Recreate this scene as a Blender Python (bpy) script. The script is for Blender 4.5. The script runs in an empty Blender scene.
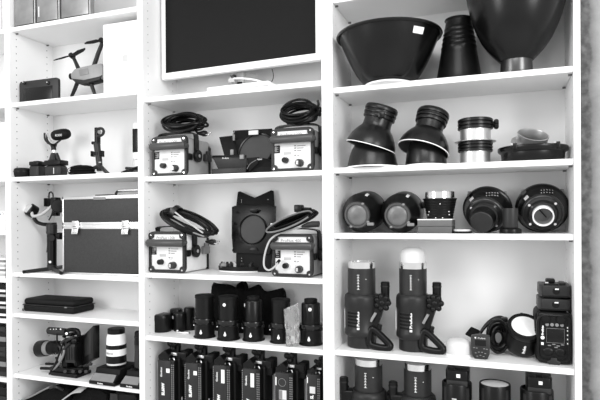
import bpy, bmesh, math, random
from mathutils import Vector as V, Matrix as MX
random.seed(7)
C = bpy.context.scene.collection
PI = math.pi
# ------------------------------------------------------------------ camera
S = 0.92
FPX = 546.997; CX = 300.0; CY = 219.933
YAW, PIT, ROL = -0.355832, -0.0029764, -0.0061734
D0 = 2.0 * S; CZ = 1.45
_r = V((math.cos(YAW), -math.sin(YAW), 0)); _f = V((math.sin(YAW), math.cos(YAW), 0)); _u = V((0, 0, 1))
_f, _u = _f*math.cos(PIT) + _u*math.sin(PIT), _u*math.cos(PIT) - _f*math.sin(PIT)
_r, _u = _r*math.cos(ROL) + _u*math.sin(ROL), _u*math.cos(ROL) - _r*math.sin(ROL)
CAM = V((0, -D0, CZ))
cd = bpy.data.cameras.new('camera'); cam = bpy.data.objects.new('camera', cd); C.objects.link(cam)
cd.sensor_width = 36.0; cd.lens = FPX/600*36; cd.shift_y = (CY-200)/600; cd.clip_start = 0.05
cam.matrix_world = MX(((_r.x, _u.x, -_f.x, CAM.x), (_r.y, _u.y, -_f.y, CAM.y), (_r.z, _u.z, -_f.z, CAM.z), (0, 0, 0, 1)))
bpy.context.scene.camera = cam

def ray(px, py): return _f + _r*((px-CX)/FPX) + _u*((CY-py)/FPX)
def at(px, py, Y):                      # point on the frontal plane at depth Y
    d = ray(px, py); return CAM + d*((Y+D0)/d.y)
def onz(px, py, z):                     # point on a level plane
    d = ray(px, py); return CAM + d*((z-CZ)/d.z)
def xat(px, Y, z):
    n = _r - _f*((px-CX)/FPX); return -((Y+D0)*n.y + (z-CZ)*n.z)/n.x
def kz(px, Y):                          # metres in a pixel, upright
    return (at(px, 210, Y)-CAM).dot(_f)/FPX
def kr(px, Y):                          # for round things
    return kz(px, Y)*math.cos(math.atan((px-CX)/FPX))
# ------------------------------------------------------------------ materials
MATS = {}
def mat(name, g, rough=0.5, metal=0.0, var=0.06, scale=40.0, bump=0.0, spec=0.5, trans=0.0, alpha=None):
    if name in MATS: return MATS[name]
    m = bpy.data.materials.new(name); m.use_nodes = True
    nt = m.node_tree; b = nt.nodes['Principled BSDF']
    tc = nt.nodes.new('ShaderNodeTexCoord'); nz = nt.nodes.new('ShaderNodeTexNoise')
    nz.inputs['Scale'].default_value = scale; nz.inputs['Detail'].default_value = 3
    nt.links.new(tc.outputs['Object'], nz.inputs['Vector'])
    cr = nt.nodes.new('ShaderNodeValToRGB')
    a, c = g*(1-var), min(1, g*(1+var))
    cr.color_ramp.elements[0].color = (a, a, a, 1); cr.color_ramp.elements[1].color = (c, c, c, 1)
    cr.color_ramp.elements[0].position = 0.3; cr.color_ramp.elements[1].position = 0.7
    nt.links.new(nz.outputs['Fac'], cr.inputs['Fac']); nt.links.new(cr.outputs['Color'], b.inputs['Base Color'])
    b.inputs['Roughness'].default_value = rough; b.inputs['Metallic'].default_value = metal
    b.inputs['Specular IOR Level'].default_value = spec
    if trans: b.inputs['Transmission Weight'].default_value = trans; b.inputs['IOR'].default_value = 1.3
    if alpha is not None: b.inputs['Alpha'].default_value = alpha
    if bump:
        bp = nt.nodes.new('ShaderNodeBump'); bp.inputs['Strength'].default_value = bump; bp.inputs['Distance'].default_value = 0.002
        nt.links.new(nz.outputs['Fac'], bp.inputs['Height']); nt.links.new(bp.outputs['Normal'], b.inputs['Normal'])
    MATS[name] = m; return m
WHITE = mat('white_melamine', 0.86, 0.42, var=0.01, scale=6)
BACKM = mat('white_back_board', 0.80, 0.55, var=0.015, scale=6)
HOLE = mat('peg_hole_dark', 0.12, 0.8)
BLK = mat('black_plastic', 0.005, 0.30, var=0.2, spec=0.22)
BLKM = mat('black_matte', 0.005, 0.6, var=0.25, bump=0.15, scale=300, spec=0.18)
BLKG = mat('black_gloss', 0.005, 0.16, var=0.1, spec=0.5)
BLKP = mat('black_painted_metal', 0.003, 0.27, var=0.15, spec=0.34)
CLOTH = mat('black_cloth', 0.006, 0.92, var=0.4, bump=0.5, scale=120, spec=0.1)
RUB = mat('black_rubber', 0.004, 0.32, var=0.2, spec=0.35)
DGR = mat('dark_grey_plastic', 0.022, 0.4, var=0.12, spec=0.26)
MGR = mat('mid_grey_plastic', 0.20, 0.45, var=0.06)
LGR = mat('light_grey_plastic', 0.45, 0.45, var=0.04)
PGR = mat('pale_grey_plastic', 0.62, 0.4, var=0.03)
WPL = mat('white_plastic', 0.88, 0.35, var=0.01)
WPT = mat('white_print', 0.85, 0.6, var=0.01)
ALU = mat('brushed_aluminium', 0.78, 0.32, 1.0, var=0.05, scale=90)
CHR = mat('chrome', 0.85, 0.14, 1.0, var=0.03)
SIL = mat('silver_satin', 0.62, 0.34, 0.9, var=0.04)
SCR = mat('screen_glass', 0.004, 0.22, var=0.05, spec=0.3)
TVS = mat('monitor_screen', 0.006, 0.5, var=0.05, spec=0.12)
CASE = mat('case_laminate', 0.038, 0.5, var=0.12, scale=160, bump=0.1, spec=0.2)
GBOX = mat('grey_metallic_plastic', 0.30, 0.3, 0.55, var=0.3, scale=9)
FROST = mat('frosted_glass', 0.62, 0.4, var=0.01)
LENSG = mat('frosted_lens', 0.13, 0.3, var=0.3, scale=25)
FACE = mat('diffuser_face', 0.82, 0.4, var=0.05)
PACK = mat('pack_grey_paint', 0.34, 0.42, var=0.05)
PACKW = mat('pack_white_paint', 0.80, 0.42, var=0.03)
PANEL = mat('control_panel_white', 0.74, 0.45, var=0.03)
FLASHB = mat('flash_body_black', 0.014, 0.4, var=0.1, spec=0.3)
PAPER = mat('paper', 0.75, 0.8, var=0.1)
CABG = mat('grey_cable', 0.16, 0.45, var=0.1)

# ------------------------------------------------------------------ mesh builder
def axis_mx(p0, p1, roll=0.0):
    z = (V(p1)-V(p0)).normalized(); h = V((0, 0, 1)) if abs(z.z) < 0.95 else V((0, 1, 0))
    x = h.cross(z).normalized(); y = z.cross(x)
    return MX(((x.x, y.x, z.x, p0[0]), (x.y, y.y, z.y, p0[1]), (x.z, y.z, z.z, p0[2]), (0, 0, 0, 1))) @ MX.Rotation(roll, 4, 'Z')
def spl(pts, n=6, closed=False):
    P = [V(p) for p in pts]; out = []; N = len(P)
    for i in range(N if closed else N-1):
        if closed: a, b, c, d = P[i-1], P[i], P[(i+1) % N], P[(i+2) % N]
        else: a, b, c, d = P[max(i-1, 0)], P[i], P[i+1], P[min(i+2, N-1)]
        for k in range(n):
            t = k/n
            out.append(0.5*((2*b) + (c-a)*t + (2*a-5*b+4*c-d)*t*t + (3*b-a-3*c+d)*t**3))
    if not closed: out.append(P[-1])
    return out
class MB:
    def __init__(s, m=None):
        s.bm = bmesh.new(); s.mats = []; s.i = 0; s.M = MX.Identity(4)
        if m: s.use(m)
    def use(s, m):
        if m not in s.mats: s.mats.append(m)
        s.i = s.mats.index(m); return s
    def _add(s, t, mx=None):
        for f in t.faces: f.material_index = s.i; f.smooth = True
        t.transform(s.M @ mx if mx is not None else s.M)
        me = bpy.data.meshes.new('t'); t.to_mesh(me); t.free(); s.bm.from_mesh(me); bpy.data.meshes.remove(me); return s
    def box(s, c, size, bev=0.0, seg=2, mx=None, taper=None):
        t = bmesh.new(); bmesh.ops.create_cube(t, size=1)
        for v in t.verts:
            k = 1.0
            if taper and v.co.z > 0: k = taper
            v.co = V((v.co.x*size[0]*k, v.co.y*size[1]*k, v.co.z*size[2]))
        if bev: bmesh.ops.bevel(t, geom=t.edges[:], offset=bev, segments=seg, profile=0.5, affect='EDGES')
        L = MX.Translation(V(c))
        return s._add(t, mx @ L if mx is not None else L)
    def b2(s, a, b, bev=0.0, seg=2, mx=None):       # box between two corners
        a, b = V(a), V(b)
        return s.box((a+b)/2, (abs(b.x-a.x), abs(b.y-a.y), abs(b.z-a.z)), bev, seg, mx)
    def hexa(s, pts, bev=0.0):                        # 8 corners: front quad then back quad
        t = bmesh.new(); v = [t.verts.new(V(p)) for p in pts]
        for q in ((0, 1, 2, 3), (7, 6, 5, 4), (0, 4, 5, 1), (1, 5, 6, 2), (2, 6, 7, 3), (3, 7, 4, 0)): t.faces.new([v[i] for i in q])
        bmesh.ops.recalc_face_normals(t, faces=t.faces[:])
        if bev: bmesh.ops.bevel(t, geom=t.edges[:], offset=bev, segments=2, profile=0.5, affect='EDGES')
        return s._add(t)
    def prism(s, pts, off, bev=0.0):                  # outline (3-D points) pushed along a vector
        off = V(off); t = bmesh.new(); a = [t.verts.new(V(p)) for p in pts]; b = [t.verts.new(V(p)+off) for p in pts]; n = len(a)
        t.faces.new(a); t.faces.new(b[::-1])
        for i in range(n): t.faces.new((a[i], b[i], b[(i+1) % n], a[(i+1) % n]))
        bmesh.ops.recalc_face_normals(t, faces=t.faces[:])
        if bev: bmesh.ops.bevel(t, geom=t.edges[:], offset=bev, segments=2, profile=0.5, affect='EDGES')
        return s._add(t)
    def lathe(s, prof, seg=32, mx=None, sq=None):
        t = bmesh.new(); rings = []
        for r, z in prof:
            if r < 1e-6: rings.append([t.verts.new((0, 0, z))])
            else: rings.append([t.verts.new((r*math.cos(2*PI*k/seg), r*math.sin(2*PI*k/seg)*(sq or 1), z)) for k in range(seg)])
        for a, b in zip(rings, rings[1:]):
            for k in range(seg):
                k2 = (k+1) % seg
                if len(a) == 1 and len(b) == 1: continue
                if len(a) == 1: t.faces.new((a[0], b[k], b[k2]))
                elif len(b) == 1: t.faces.new((a[k], a[k2], b[0]))
                else: t.faces.new((a[k], a[k2], b[k2], b[k]))
        bmesh.ops.recalc_face_normals(t, faces=t.faces[:])
        return s._add(t, mx)
    def cyl(s, p0, p1, r, r1=None, seg=20, bev=0.0):
        p0, p1 = V(p0), V(p1); h = (p1-p0).length; r1 = r if r1 is None else r1
        b = min(bev, h/3)
        pr = [(0, 0), (r-b, 0), (r, b), (r1, h-b), (r1-b, h), (0, h)] if b else [(0, 0), (r, 0), (r1, h), (0, h)]
        return s.lathe(pr, seg, axis_mx(p0, p1))
    def ball(s, c, r, sz=(1, 1, 1), seg=20, mx=None):
        t = bmesh.new(); bmesh.ops.create_uvsphere(t, u_segments=seg, v_segments=seg//2+2, radius=r)
        L = MX.Translation(V(c)) @ MX.Diagonal((*sz, 1))
        return s._add(t, mx @ L if mx is not None else L)
    def tube(s, pts, r, seg=8, closed=False):
        P = [V(p) for p in pts]; n = len(P); t = bmesh.new(); rings = []
        T = []
        for i in range(n):
            a = P[i-1] if (closed or i) else P[i]; b = P[(i+1) % n] if (closed or i < n-1) else P[i]
            T.append((b-a).normalized())
        nrm = T[0].orthogonal().normalized()
        for i in range(n):
            nrm = (nrm - T[i]*nrm.dot(T[i]))
            nrm = nrm.normalized() if nrm.length > 1e-6 else T[i].orthogonal().normalized()
            bn = T[i].cross(nrm); ri = r[i] if isinstance(r, (list, tuple)) else r
            rings.append([t.verts.new(P[i] + (nrm*math.cos(2*PI*k/seg) + bn*math.sin(2*PI*k/seg))*ri) for k in range(seg)])
        for i in range(n if closed else n-1):
            a, b = rings[i], rings[(i+1) % n]
            if closed and i == n-1:
                sh = min(range(seg), key=lambda q: (a[0].co-b[q].co).length); b = b[sh:]+b[:sh]
            for k in range(seg): t.faces.new((a[k], a[(k+1) % seg], b[(k+1) % seg], b[k]))
        if not closed: t.faces.new(rings[0][::-1]); t.faces.new(rings[-1])
        bmesh.ops.recalc_face_normals(t, faces=t.faces[:])
        return s._add(t)
    def band(s, pts, wv, th):                        # flat strap: path, half-width vector, thickness
        wv = V(wv); P = [V(p) for p in pts]; t = bmesh.new(); rows = []
        for i, p in enumerate(P):
            d = (P[min(i+1, len(P)-1)]-P[max(i-1, 0)]).normalized(); n = d.cross(wv).normalized()*th/2
            rows.append([t.verts.new(q) for q in (p+wv+n, p-wv+n, p-wv-n, p+wv-n)])
        for a, b in zip(rows, rows[1:]):
            for k in range(4): t.faces.new((a[k], a[(k+1) % 4], b[(k+1) % 4], b[k]))
        t.faces.new(rows[0][::-1]); t.faces.new(rows[-1])
        bmesh.ops.recalc_face_normals(t, faces=t.faces[:])
        return s._add(t)
    def text(s, body, c, w, h=None, ang=0.0, mx=None, bold=0.0):      # lettering facing -Y, centred at c
        cu = bpy.data.curves.new('t', 'FONT'); cu.body = body; cu.align_x = 'CENTER'; cu.align_y = 'CENTER'; cu.extrude = 0.02; cu.offset = bold
        cu.resolution_u = 2
        o = bpy.data.objects.new('t', cu); C.objects.link(o)
        me = bpy.data.meshes.new_from_object(o.evaluated_get(bpy.context.evaluated_depsgraph_get()))
        t = bmesh.new(); t.from_mesh(me); bpy.data.objects.remove(o); bpy.data.curves.remove(cu); bpy.data.meshes.remove(me)
        xs = [v.co.x for v in t.verts]; ys = [v.co.y for v in t.verts]
        kx = w/(max(xs)-min(xs)); ky = (h/(max(ys)-min(ys))) if h else kx
        bmesh.ops.translate(t, vec=(-(max(xs)+min(xs))/2, -(max(ys)+min(ys))/2, 0), verts=t.verts[:])
        L = MX.Translation(V(c)) @ MX.Rotation(PI/2, 4, 'X') @ MX.Rotation(ang, 4, 'Z') @ MX.Diagonal((kx, ky, 0.01, 1))
        return s._add(t, mx @ L if mx is not None else L)
    def each(s, name, parent):                       # every loose piece becomes an object of its own
        bm = s.bm; bm.verts.index_update(); seen = set(); out = []
        for v0 in list(bm.verts):
            if v0 in seen: continue
            st = [v0]; isl = []
            seen.add(v0)
            while st:
                v = st.pop(); isl.append(v)
                for e in v.link_edges:
                    w = e.other_vert(v)
                    if w not in seen: seen.add(w); st.append(w)
            ix = {v: i for i, v in enumerate(isl)}; fs = {f for v in isl for f in v.link_faces}
            me = bpy.data.meshes.new(name); fs = list(fs)
            me.from_pydata([v.co for v in isl], [], [[ix[v] for v in f.verts] for f in fs])
            for m in s.mats: me.materials.append(m)
            me.polygons.foreach_set('material_index', [f.material_index for f in fs]); me.polygons.foreach_set('use_smooth', [True]*len(fs))
            me.set_sharp_from_angle(angle=math.radians(38))
            o = bpy.data.objects.new(name, me); C.objects.link(o); o.parent = parent; out.append(o)
        bm.free(); return out
    def build(s, name, parent=None, sharp=38, jit=None):
        me = bpy.data.meshes.new(name)
        if jit:
            for v in s.bm.verts: v.co += V([random.uniform(-jit, jit) for _ in range(3)])
        s.bm.to_mesh(me); s.bm.free()
        for m in s.mats: me.materials.append(m)
        me.set_sharp_from_angle(angle=math.radians(sharp))
        o = bpy.data.objects.new(name, me); C.objects.link(o)
        if parent: o.parent = parent
        return o
def tag(o, label, cat, group=None, kind=None):
    o['label'] = label; o['category'] = cat
    if group: o['group'] = group
    if kind: o['kind'] = kind
    return o
def thing(name, label, cat, loc=(0, 0, 0), rz=0.0, group=None):
    o = bpy.data.objects.new(name, None); C.objects.link(o); o.empty_display_size = 0.03
    o.location = loc; o.rotation_euler = (0, 0, rz); return tag(o, label, cat, group)
def struct(o): o['kind'] = 'structure'; return o
def copy_thing(o, parent=None):
    c = o.copy(); C.objects.link(c); c.parent = parent
    for ch in list(o.children): copy_thing(ch, c)
    return c
# ------------------------------------------------------------------ shelving
X = {k: v*S for k, v in dict(Al=-2.2408, Ar=-1.4994, Bl=-1.4712, Br=-0.6519, Cl=-0.6073, Cr=0.2186).items()}
ZB = {k: v*S+CZ for k, v in dict(A0=.9173, A1=.5506, A2=.1882, A3=-.2753, A4=-.4733, A5=-.7688, B0=.5119, B1=.1658, B2=-.2553, B3=-.5303,
      C0=.4784, C1=.1716, C2=-.0786, C3=-.5256, Ct=.8229).items()}
TH = 0.019; YB = 0.2493; YF = 0.011
ZB.update(A6=0.44, B4=0.60, C4=0.60, A9=ZB['A0']+.33, B9=2.46, C9=2.46)
Z = {k: v+TH for k, v in ZB.items()}
ZTOP = 2.56; DEEP = YB+0.008
def unit(label, x0, x1, tl, tr, cells, hg=.12, pg=.12):
    HM_, PM_ = mat('peg_hole_%g' % hg, hg, .8), mat('shelf_pin_%g' % pg, pg, .5)
    t = thing('bookcase', label, 'bookcase', ((x0+x1)/2, 0, 0)); ox = (x0+x1)/2
    for sgn, xi, th in ((-1, x0, tl), (1, x1, tr)):
        m = MB(WHITE); a = xi if sgn > 0 else xi-th
        m.b2((a-ox, 0, 0.0), (a+th-ox, DEEP, ZTOP), 0.0008, 1)
        m.use(HM_)
        z = 0.25
        while z < 2.5:
            for y in (0.036, 0.213):
                m.cyl((xi-ox-sgn*-0.0005, y, z), (xi-ox-sgn*0.0006, y, z), 0.0024, seg=10)
            z += 0.032
        m.build('side_panel', t)
    MB(BACKM).b2((x0-ox, YB, 0.08), (x1-ox, DEEP, ZTOP)).build('back_panel', t)
    for zb in cells:
        m = MB(WHITE); m.b2((x0-ox+.0005, YF, zb), (x1-ox-.0005, YB-.0005, zb+TH), 0.0008, 1)
        m.use(PM_)
        for xx, sg in ((x0-ox, 1), (x1-ox, -1)):
            for y in (0.036, 0.213): m.cyl((xx+sg*.001, y, zb-.003), (xx+sg*.011, y, zb-.003), 0.0033, seg=10)
        m.build('shelf', t)
    MB(WHITE).b2((x0-ox, YF, 0), (x1-ox, YF+.018, 0.08)).build('plinth', t)
    return t
XO = xat(581.3, 0, 1.4)
gAB = (X['Bl']-X['Ar'])/2; gBC = (X['Cl']-X['Br'])/2
xz = xat(5.6, 0, 1.4); gZA = (X['Al']-xz)/2
unit('white bookcase with open shelves holding a drone and an aluminium case', X['Al'], X['Ar'], gZA-.0003, gAB-.0003, [ZB[k] for k in ('A9', 'A0', 'A1', 'A2', 'A3', 'A4', 'A5', 'A6')])
unit('white bookcase with open shelves holding the large monitor', X['Bl'], X['Br'], gAB-.0003, gBC-.0003, [ZB[k] for k in ('B9', 'B0', 'B1', 'B2', 'B3', 'B4')], .42, .3)
unit('white bookcase beside the rough wall, holding big black reflectors', X['Cl'], X['Cr'], gBC-.0003, XO-X['Cr'], [ZB[k] for k in ('C9', 'Ct', 'C0', 'C1', 'C2', 'C3', 'C4')], .65, .12)
ZL = [at(2, y, YF).z for y in (33.5, 108, 181.5, 235, 282.5, 323, 382)]
for _i, _z in enumerate(ZL): Z['Z%d' % _i] = _z+TH
Z['Z7'] = 0.46
unit('white bookcase at the left, only its edge in view beside the drone shelf', xz-.74, xz, .018, gZA-.0003, ZL+[.44])

# ------------------------------------------------------------------ room
m = MB(mat('floor_boards', 0.6, 0.5, var=0.15)); m.b2((-4, -4.5, -.05), (3, .4, 0)); struct(m.build('floor'))
m = MB(mat('wall_paint', 0.8, 0.7, var=0.03)); m.b2((-4, DEEP+.002, 0), (XO+.004, .4, 2.8)); struct(m.build('wall_back'))
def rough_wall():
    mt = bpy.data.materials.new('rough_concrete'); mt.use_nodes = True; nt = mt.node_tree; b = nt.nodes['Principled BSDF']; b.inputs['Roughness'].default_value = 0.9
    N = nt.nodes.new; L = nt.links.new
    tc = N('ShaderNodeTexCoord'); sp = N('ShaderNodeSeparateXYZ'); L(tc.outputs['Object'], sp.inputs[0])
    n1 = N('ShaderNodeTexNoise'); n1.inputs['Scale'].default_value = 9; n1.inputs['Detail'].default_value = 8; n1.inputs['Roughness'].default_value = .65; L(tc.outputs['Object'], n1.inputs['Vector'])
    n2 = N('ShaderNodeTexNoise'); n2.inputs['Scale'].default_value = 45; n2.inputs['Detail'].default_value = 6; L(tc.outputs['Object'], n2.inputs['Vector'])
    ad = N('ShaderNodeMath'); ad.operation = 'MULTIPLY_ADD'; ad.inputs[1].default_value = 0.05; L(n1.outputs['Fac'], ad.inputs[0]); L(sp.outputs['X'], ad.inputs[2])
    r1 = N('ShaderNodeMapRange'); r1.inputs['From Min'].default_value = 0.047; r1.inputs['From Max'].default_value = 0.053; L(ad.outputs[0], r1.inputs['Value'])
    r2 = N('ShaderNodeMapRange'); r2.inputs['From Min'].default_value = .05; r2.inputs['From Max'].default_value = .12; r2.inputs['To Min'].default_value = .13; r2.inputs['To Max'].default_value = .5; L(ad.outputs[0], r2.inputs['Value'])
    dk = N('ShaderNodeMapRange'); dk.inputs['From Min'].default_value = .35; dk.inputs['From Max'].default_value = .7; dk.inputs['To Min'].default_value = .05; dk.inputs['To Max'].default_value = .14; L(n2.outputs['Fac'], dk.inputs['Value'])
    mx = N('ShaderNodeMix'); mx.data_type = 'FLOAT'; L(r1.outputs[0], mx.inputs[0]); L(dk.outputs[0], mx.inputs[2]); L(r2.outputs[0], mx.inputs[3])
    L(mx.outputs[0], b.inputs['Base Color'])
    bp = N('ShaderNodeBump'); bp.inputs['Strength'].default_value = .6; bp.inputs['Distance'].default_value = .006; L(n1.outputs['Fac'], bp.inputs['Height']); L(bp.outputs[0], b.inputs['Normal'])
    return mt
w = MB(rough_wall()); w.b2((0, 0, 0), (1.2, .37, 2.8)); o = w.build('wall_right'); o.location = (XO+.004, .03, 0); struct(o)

from mathutils.bvhtree import BVHTree
def caster(o, loc):                                  # where a line of sight meets a built part
    me = o.data; bv = BVHTree.FromPolygons([v.co for v in me.vertices], [p.vertices[:] for p in me.polygons])
    def hit(px, py):
        r = bv.ray_cast(CAM-V(loc), ray(px, py).normalized()); return r[0], r[1]
    return hit
# ------------------------------------------------------------------ helpers for things on the shelves
class Spot:
    """a thing standing on a shelf: pixel column, depth, cell"""
    def __init__(s, px, Y, cell, name, label, cat, group=None, rz=0.0):
        s.px, s.Y, s.cell = px, Y, cell; s.z0 = Z[cell]
        s.loc = V((xat(px, Y, s.z0), Y, s.z0)); s.k = kz(px, Y); s.kr = kr(px, Y)
        s.t = thing(name, label, cat, s.loc, rz, group)
    def p(s, px, py, dy=0.0): return at(px, py, s.Y+dy) - s.loc
    def h(s, py, px=None): return at(s.px if px is None else px, py, s.Y).z - s.z0
    def prof(s, L):           # [(half width px, py or ('z', metres))]
        return [(hw*s.kr, (y[1] if isinstance(y, tuple) else max(0.0, s.h(y)))) for hw, y in L]
# ================================================================== left edge unit
def zbox(px0, px1, py0, py1, Y, cell, name, label, cat, m, dep=.18, group=None, rest=True, text=None):
    a, b = at(px0, py1, Y), at(px1, py0, Y); z0 = Z[cell] if rest is True else rest
    t = thing(name, label, cat, ((a.x+b.x)/2, Y, z0), 0, group); hw = (b.x-a.x)/2
    q = MB(m).b2((-hw, 0, 0), (hw, dep, b.z-z0), .003)
    if text: q.use(DGR).text(text, (hw-.03, -.001, (b.z-z0)*.86), .045)
    q.build('carton', t); return b.z
def roll(px, r, Y, label):
    s = Spot(px, Y, 'Z0', 'paper_roll', label, 'paper roll', 'paper rolls on the leftmost shelf')
    MB(PAPER).lathe([(r*.55, .012), (r*.55, 0), (r, 0), (r, .3), (r*.55, .3), (r*.55, .288)], 24).build('roll', s.t)
    MB(DGR).cyl((0, 0, .002), (0, 0, .29), r*.5).build('core', s.t)
roll(0.6, .009, .05, 'pale paper roll at the very left edge of the top leftmost shelf')
roll(4.4, .008, .024, 'pale paper roll leaning nearest the shelf side, beside the glossy containers')
zt = zbox(-30, 5.0, 152.5, 176, .03, 'Z2', 'carton', 'white carton at the bottom of the pair at the left edge', 'box', WPL, group='white cartons at the left edge')
zbox(-30, 5.0, 122, 151.5, .032, 'Z2', 'carton', 'white carton on top of another carton at the left edge', 'box', WPL, rest=zt+.0005, group='white cartons at the left edge')
zbox(-30, 4.8, 211, 229, .02, 'Z3', 'carton', 'low white carton with small dark lettering at the left edge', 'box', WPL, text='new 3')
def sheets(px1, py0, py1, Y, cell, label, ms, n):
    a, b = at(-30, py1, Y), at(px1, py0, Y); z0 = Z[cell]
    t = thing('paper_stack', label, 'papers', ((a.x+b.x)/2, Y, z0), 0, 'stacks of folders and papers at the left edge'); hw = (b.x-a.x)/2; H = b.z-z0
    q = MB(); z = 0
    for i in range(n):
        q.use(ms[i % len(ms)]); d = random.uniform(-.004, .001); hh = H/n
        q.b2((-hw, random.uniform(0, .004), z), (hw+d, .2, z+hh*.93), .0004, 1); z += hh
    tag(q.build('folders', t), '', '') ; o = t.children[0]; del o['label']; del o['category']
sheets(4.8, 258, 277, .02, 'Z4', 'stack of white and grey papers at the left edge beside the case', [WPL, LGR, WPL, MGR], 9)
sheets(5.2, 285, 317, .02, 'Z5', 'stack of black folders over white papers at the left edge beside the zip case', [BLK, WPL, BLK, BLK, LGR], 14)
sheets(5.2, 327, 358, .025, 'Z6', 'stack of dark grey folders at the left edge beside the video camera', [DGR, BLK, MGR, BLK, DGR], 10)
sheets(5.6, 388, 410, .02, 'Z7', 'stack of dark folders at the bottom left corner', [BLK, DGR, BLK], 6)

# ================================================================== A0 glossy containers
for i, (x0, x1, lab) in enumerate(((13.6, 34.6, 'grey glossy container nearest the left side of the top shelf'), (36.2, 59, 'grey glossy container with a painted lamp glint, middle of the three on the top shelf'), (60.6, 90, 'grey glossy container, rightmost and widest of the three on the top shelf'))):
    Y = .02; a, b = at(x0, 20, Y), at(x1, 20, Y); w = b.x-a.x
    t = thing('storage_container', lab, 'container', ((a.x+b.x)/2, Y, Z['A0']), 0, 'glossy containers on the top shelf')
    q = MB(GBOX); q.box((0, .016, .11), (w, .032, .22), .007, 3); q.build('body', t)
    q = MB(BLKG); q.b2((-w/2+.004, -.0012, .002), (w/2-.004, .004, .008), .001); q.b2((w/2-.008, -.0012, .008), (w/2-.004, .004, .21), .001)
    q.build('edge_seam', t)
    if i == 1:
        q = MB(WPT); q.cyl((-.002, .002, .165), (-.002, -.0012, .165), .011); q.b2((-w/2+.014, -.0012, .03), (-w/2+.018, .002, .075)); q.build('sticker', t)  # white disc paints a lamp reflection onto the glossy front
    MB(BLKG).box((0, .016, .224), (w*.98, .030, .008), .003).build('lid', t)

# ================================================================== A1 monitor, drone, white box
s = Spot(38.5, .03, 'A1', 'field_monitor', 'black portable monitor with two knobs beside the white shelf side', 'monitor')
a, b = s.p(19.2, 100), s.p(58, 79.5)
zt = s.h(79.5); hw = (b.x-a.x)/2
o_ = [(-hw, 0), (hw, 0)]
for cx_, sg in ((hw-.014, 1), (-hw+.014, -1)):
    for i in range(7):
        A = (i/6*PI/2) if sg > 0 else PI/2+i/6*PI/2; o_.append((cx_+.014*math.cos(A), zt-.014+.014*math.sin(A)))
MB(DGR).prism([V((x, 0, z)) for x, z in o_], (0, .014, 0), .002).build('body', s.t)
q = MB(SCR); q.b2((s.p(23, 90).x, -.0015, .006), (s.p(52.5, 90).x, .003, s.h(87)), .001); q.build('screen', s.t)
for px in (24.6, 48.6):
    c = s.p(px, 83); k = MB(BLKG).cyl((c.x, .002, c.z), (c.x, -.007, c.z), .0085, .0075, bev=.0015).build('knob', s.t)
    MB(ALU).cyl((c.x-.002, -.007, c.z+.002), (c.x-.002, -.0085, c.z+.002), .003).build('knob_cap', k)

s = Spot(86, .10, 'A1', 'drone', 'folding camera drone with grey shell standing on edge beside the white box', 'drone')
p = s.p
sh = [p(70, 74), p(74, 69), p(80, 67), p(96, 63.5), p(101, 63), p(102.6, 67), p(102.6, 76), p(100, 79.5), p(84, 83.5), p(77, 83), p(71, 79)]
q = MB(mat('drone_grey', .27, .4)); q.prism(sh, (0, .05, 0), .006); q.build('shell', s.t)
q = MB(DGR); q.prism([p(71, 78.5), p(84, 80), p(99.5, 76.5), p(102.3, 75), p(100, 79.6), p(84, 84), p(77, 83.6)], (0, .045, 0), .002); q.M = MX.Translation((0, -.003, 0)); q.prism([p(71, 78.5), p(84, 80), p(99.5, 76.5), p(102.3, 75), p(100, 79.6), p(84, 84), p(77, 83.6)], (0, .045, 0), .002); q.build('belly', s.t)
q = MB(BLK); q.ball(p(71, 76.5, .02), .013, (.6, 1, 1.1)); q.build('camera_gimbal', s.t)
MB(MGR).prism([p(79, 70), p(88, 68), p(89, 74), p(80, 76)], (0, -.002, 0), .0008).build('top_panel', s.t)
def arm(pts, r, dy, nm='arm', m=DGR):
    return MB(m).tube([p(x, y, dy) for x, y in pts], r, 10).build(nm, s.t)
k = s.k
a1 = arm([(79, 70), (76, 63), (73.5, 57.5)], [2.2*k, 1.9*k, 1.7*k], .03)
a2 = arm([(94, 66), (98, 54), (102.3, 43)], [2.2*k, 2.1*k, 1.9*k], .03)
a3 = arm([(78, 81), (74.5, 90), (71.5, 96.8)], [2.1*k, 1.9*k, 1.6*k], .03)
a4 = arm([(90, 81), (93, 89), (95, 95)], [2.1*k, 1.9*k, 1.6*k], .02)
q = MB(BLK); c = p(72, 56, .03); q.cyl(c+V((0, .012, -.004)), c+V((0, -.012, .004)), .0115, bev=.002); q.build('motor', a1)
q = MB(BLK); c = p(102, 41, .03); q.cyl(c+V((0, .012, -.004)), c+V((0, -.012, .004)), .0115, bev=.002); q.build('motor', a2)
def blade(c, e, w, name='propeller_blade'):
    c, e = V(c), V(e); d = (e-c).normalized(); n = V((-d.z, 0, d.x))*w
    pts = [c-n*.35, c+(e-c)*.3-n, c+(e-c)*.85-n*.8, e-n*.3, e+n*.3, c+(e-c)*.5+n*.8, c+n*.35]
    MB(BLKM).prism(pts, (0, .0022, 0)).build(name, s.t)
blade(p(71, 55.5, .012), p(53.5, 60.4, .012), .0045); blade(p(71, 55.5, .014), p(85, 48.5, .014), .011)
blade(p(101, 40.5, .012), p(84.5, 43.5, .012), .009); blade(p(100, 41, .010), p(103.5, 38.5, .01), .01)

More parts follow.
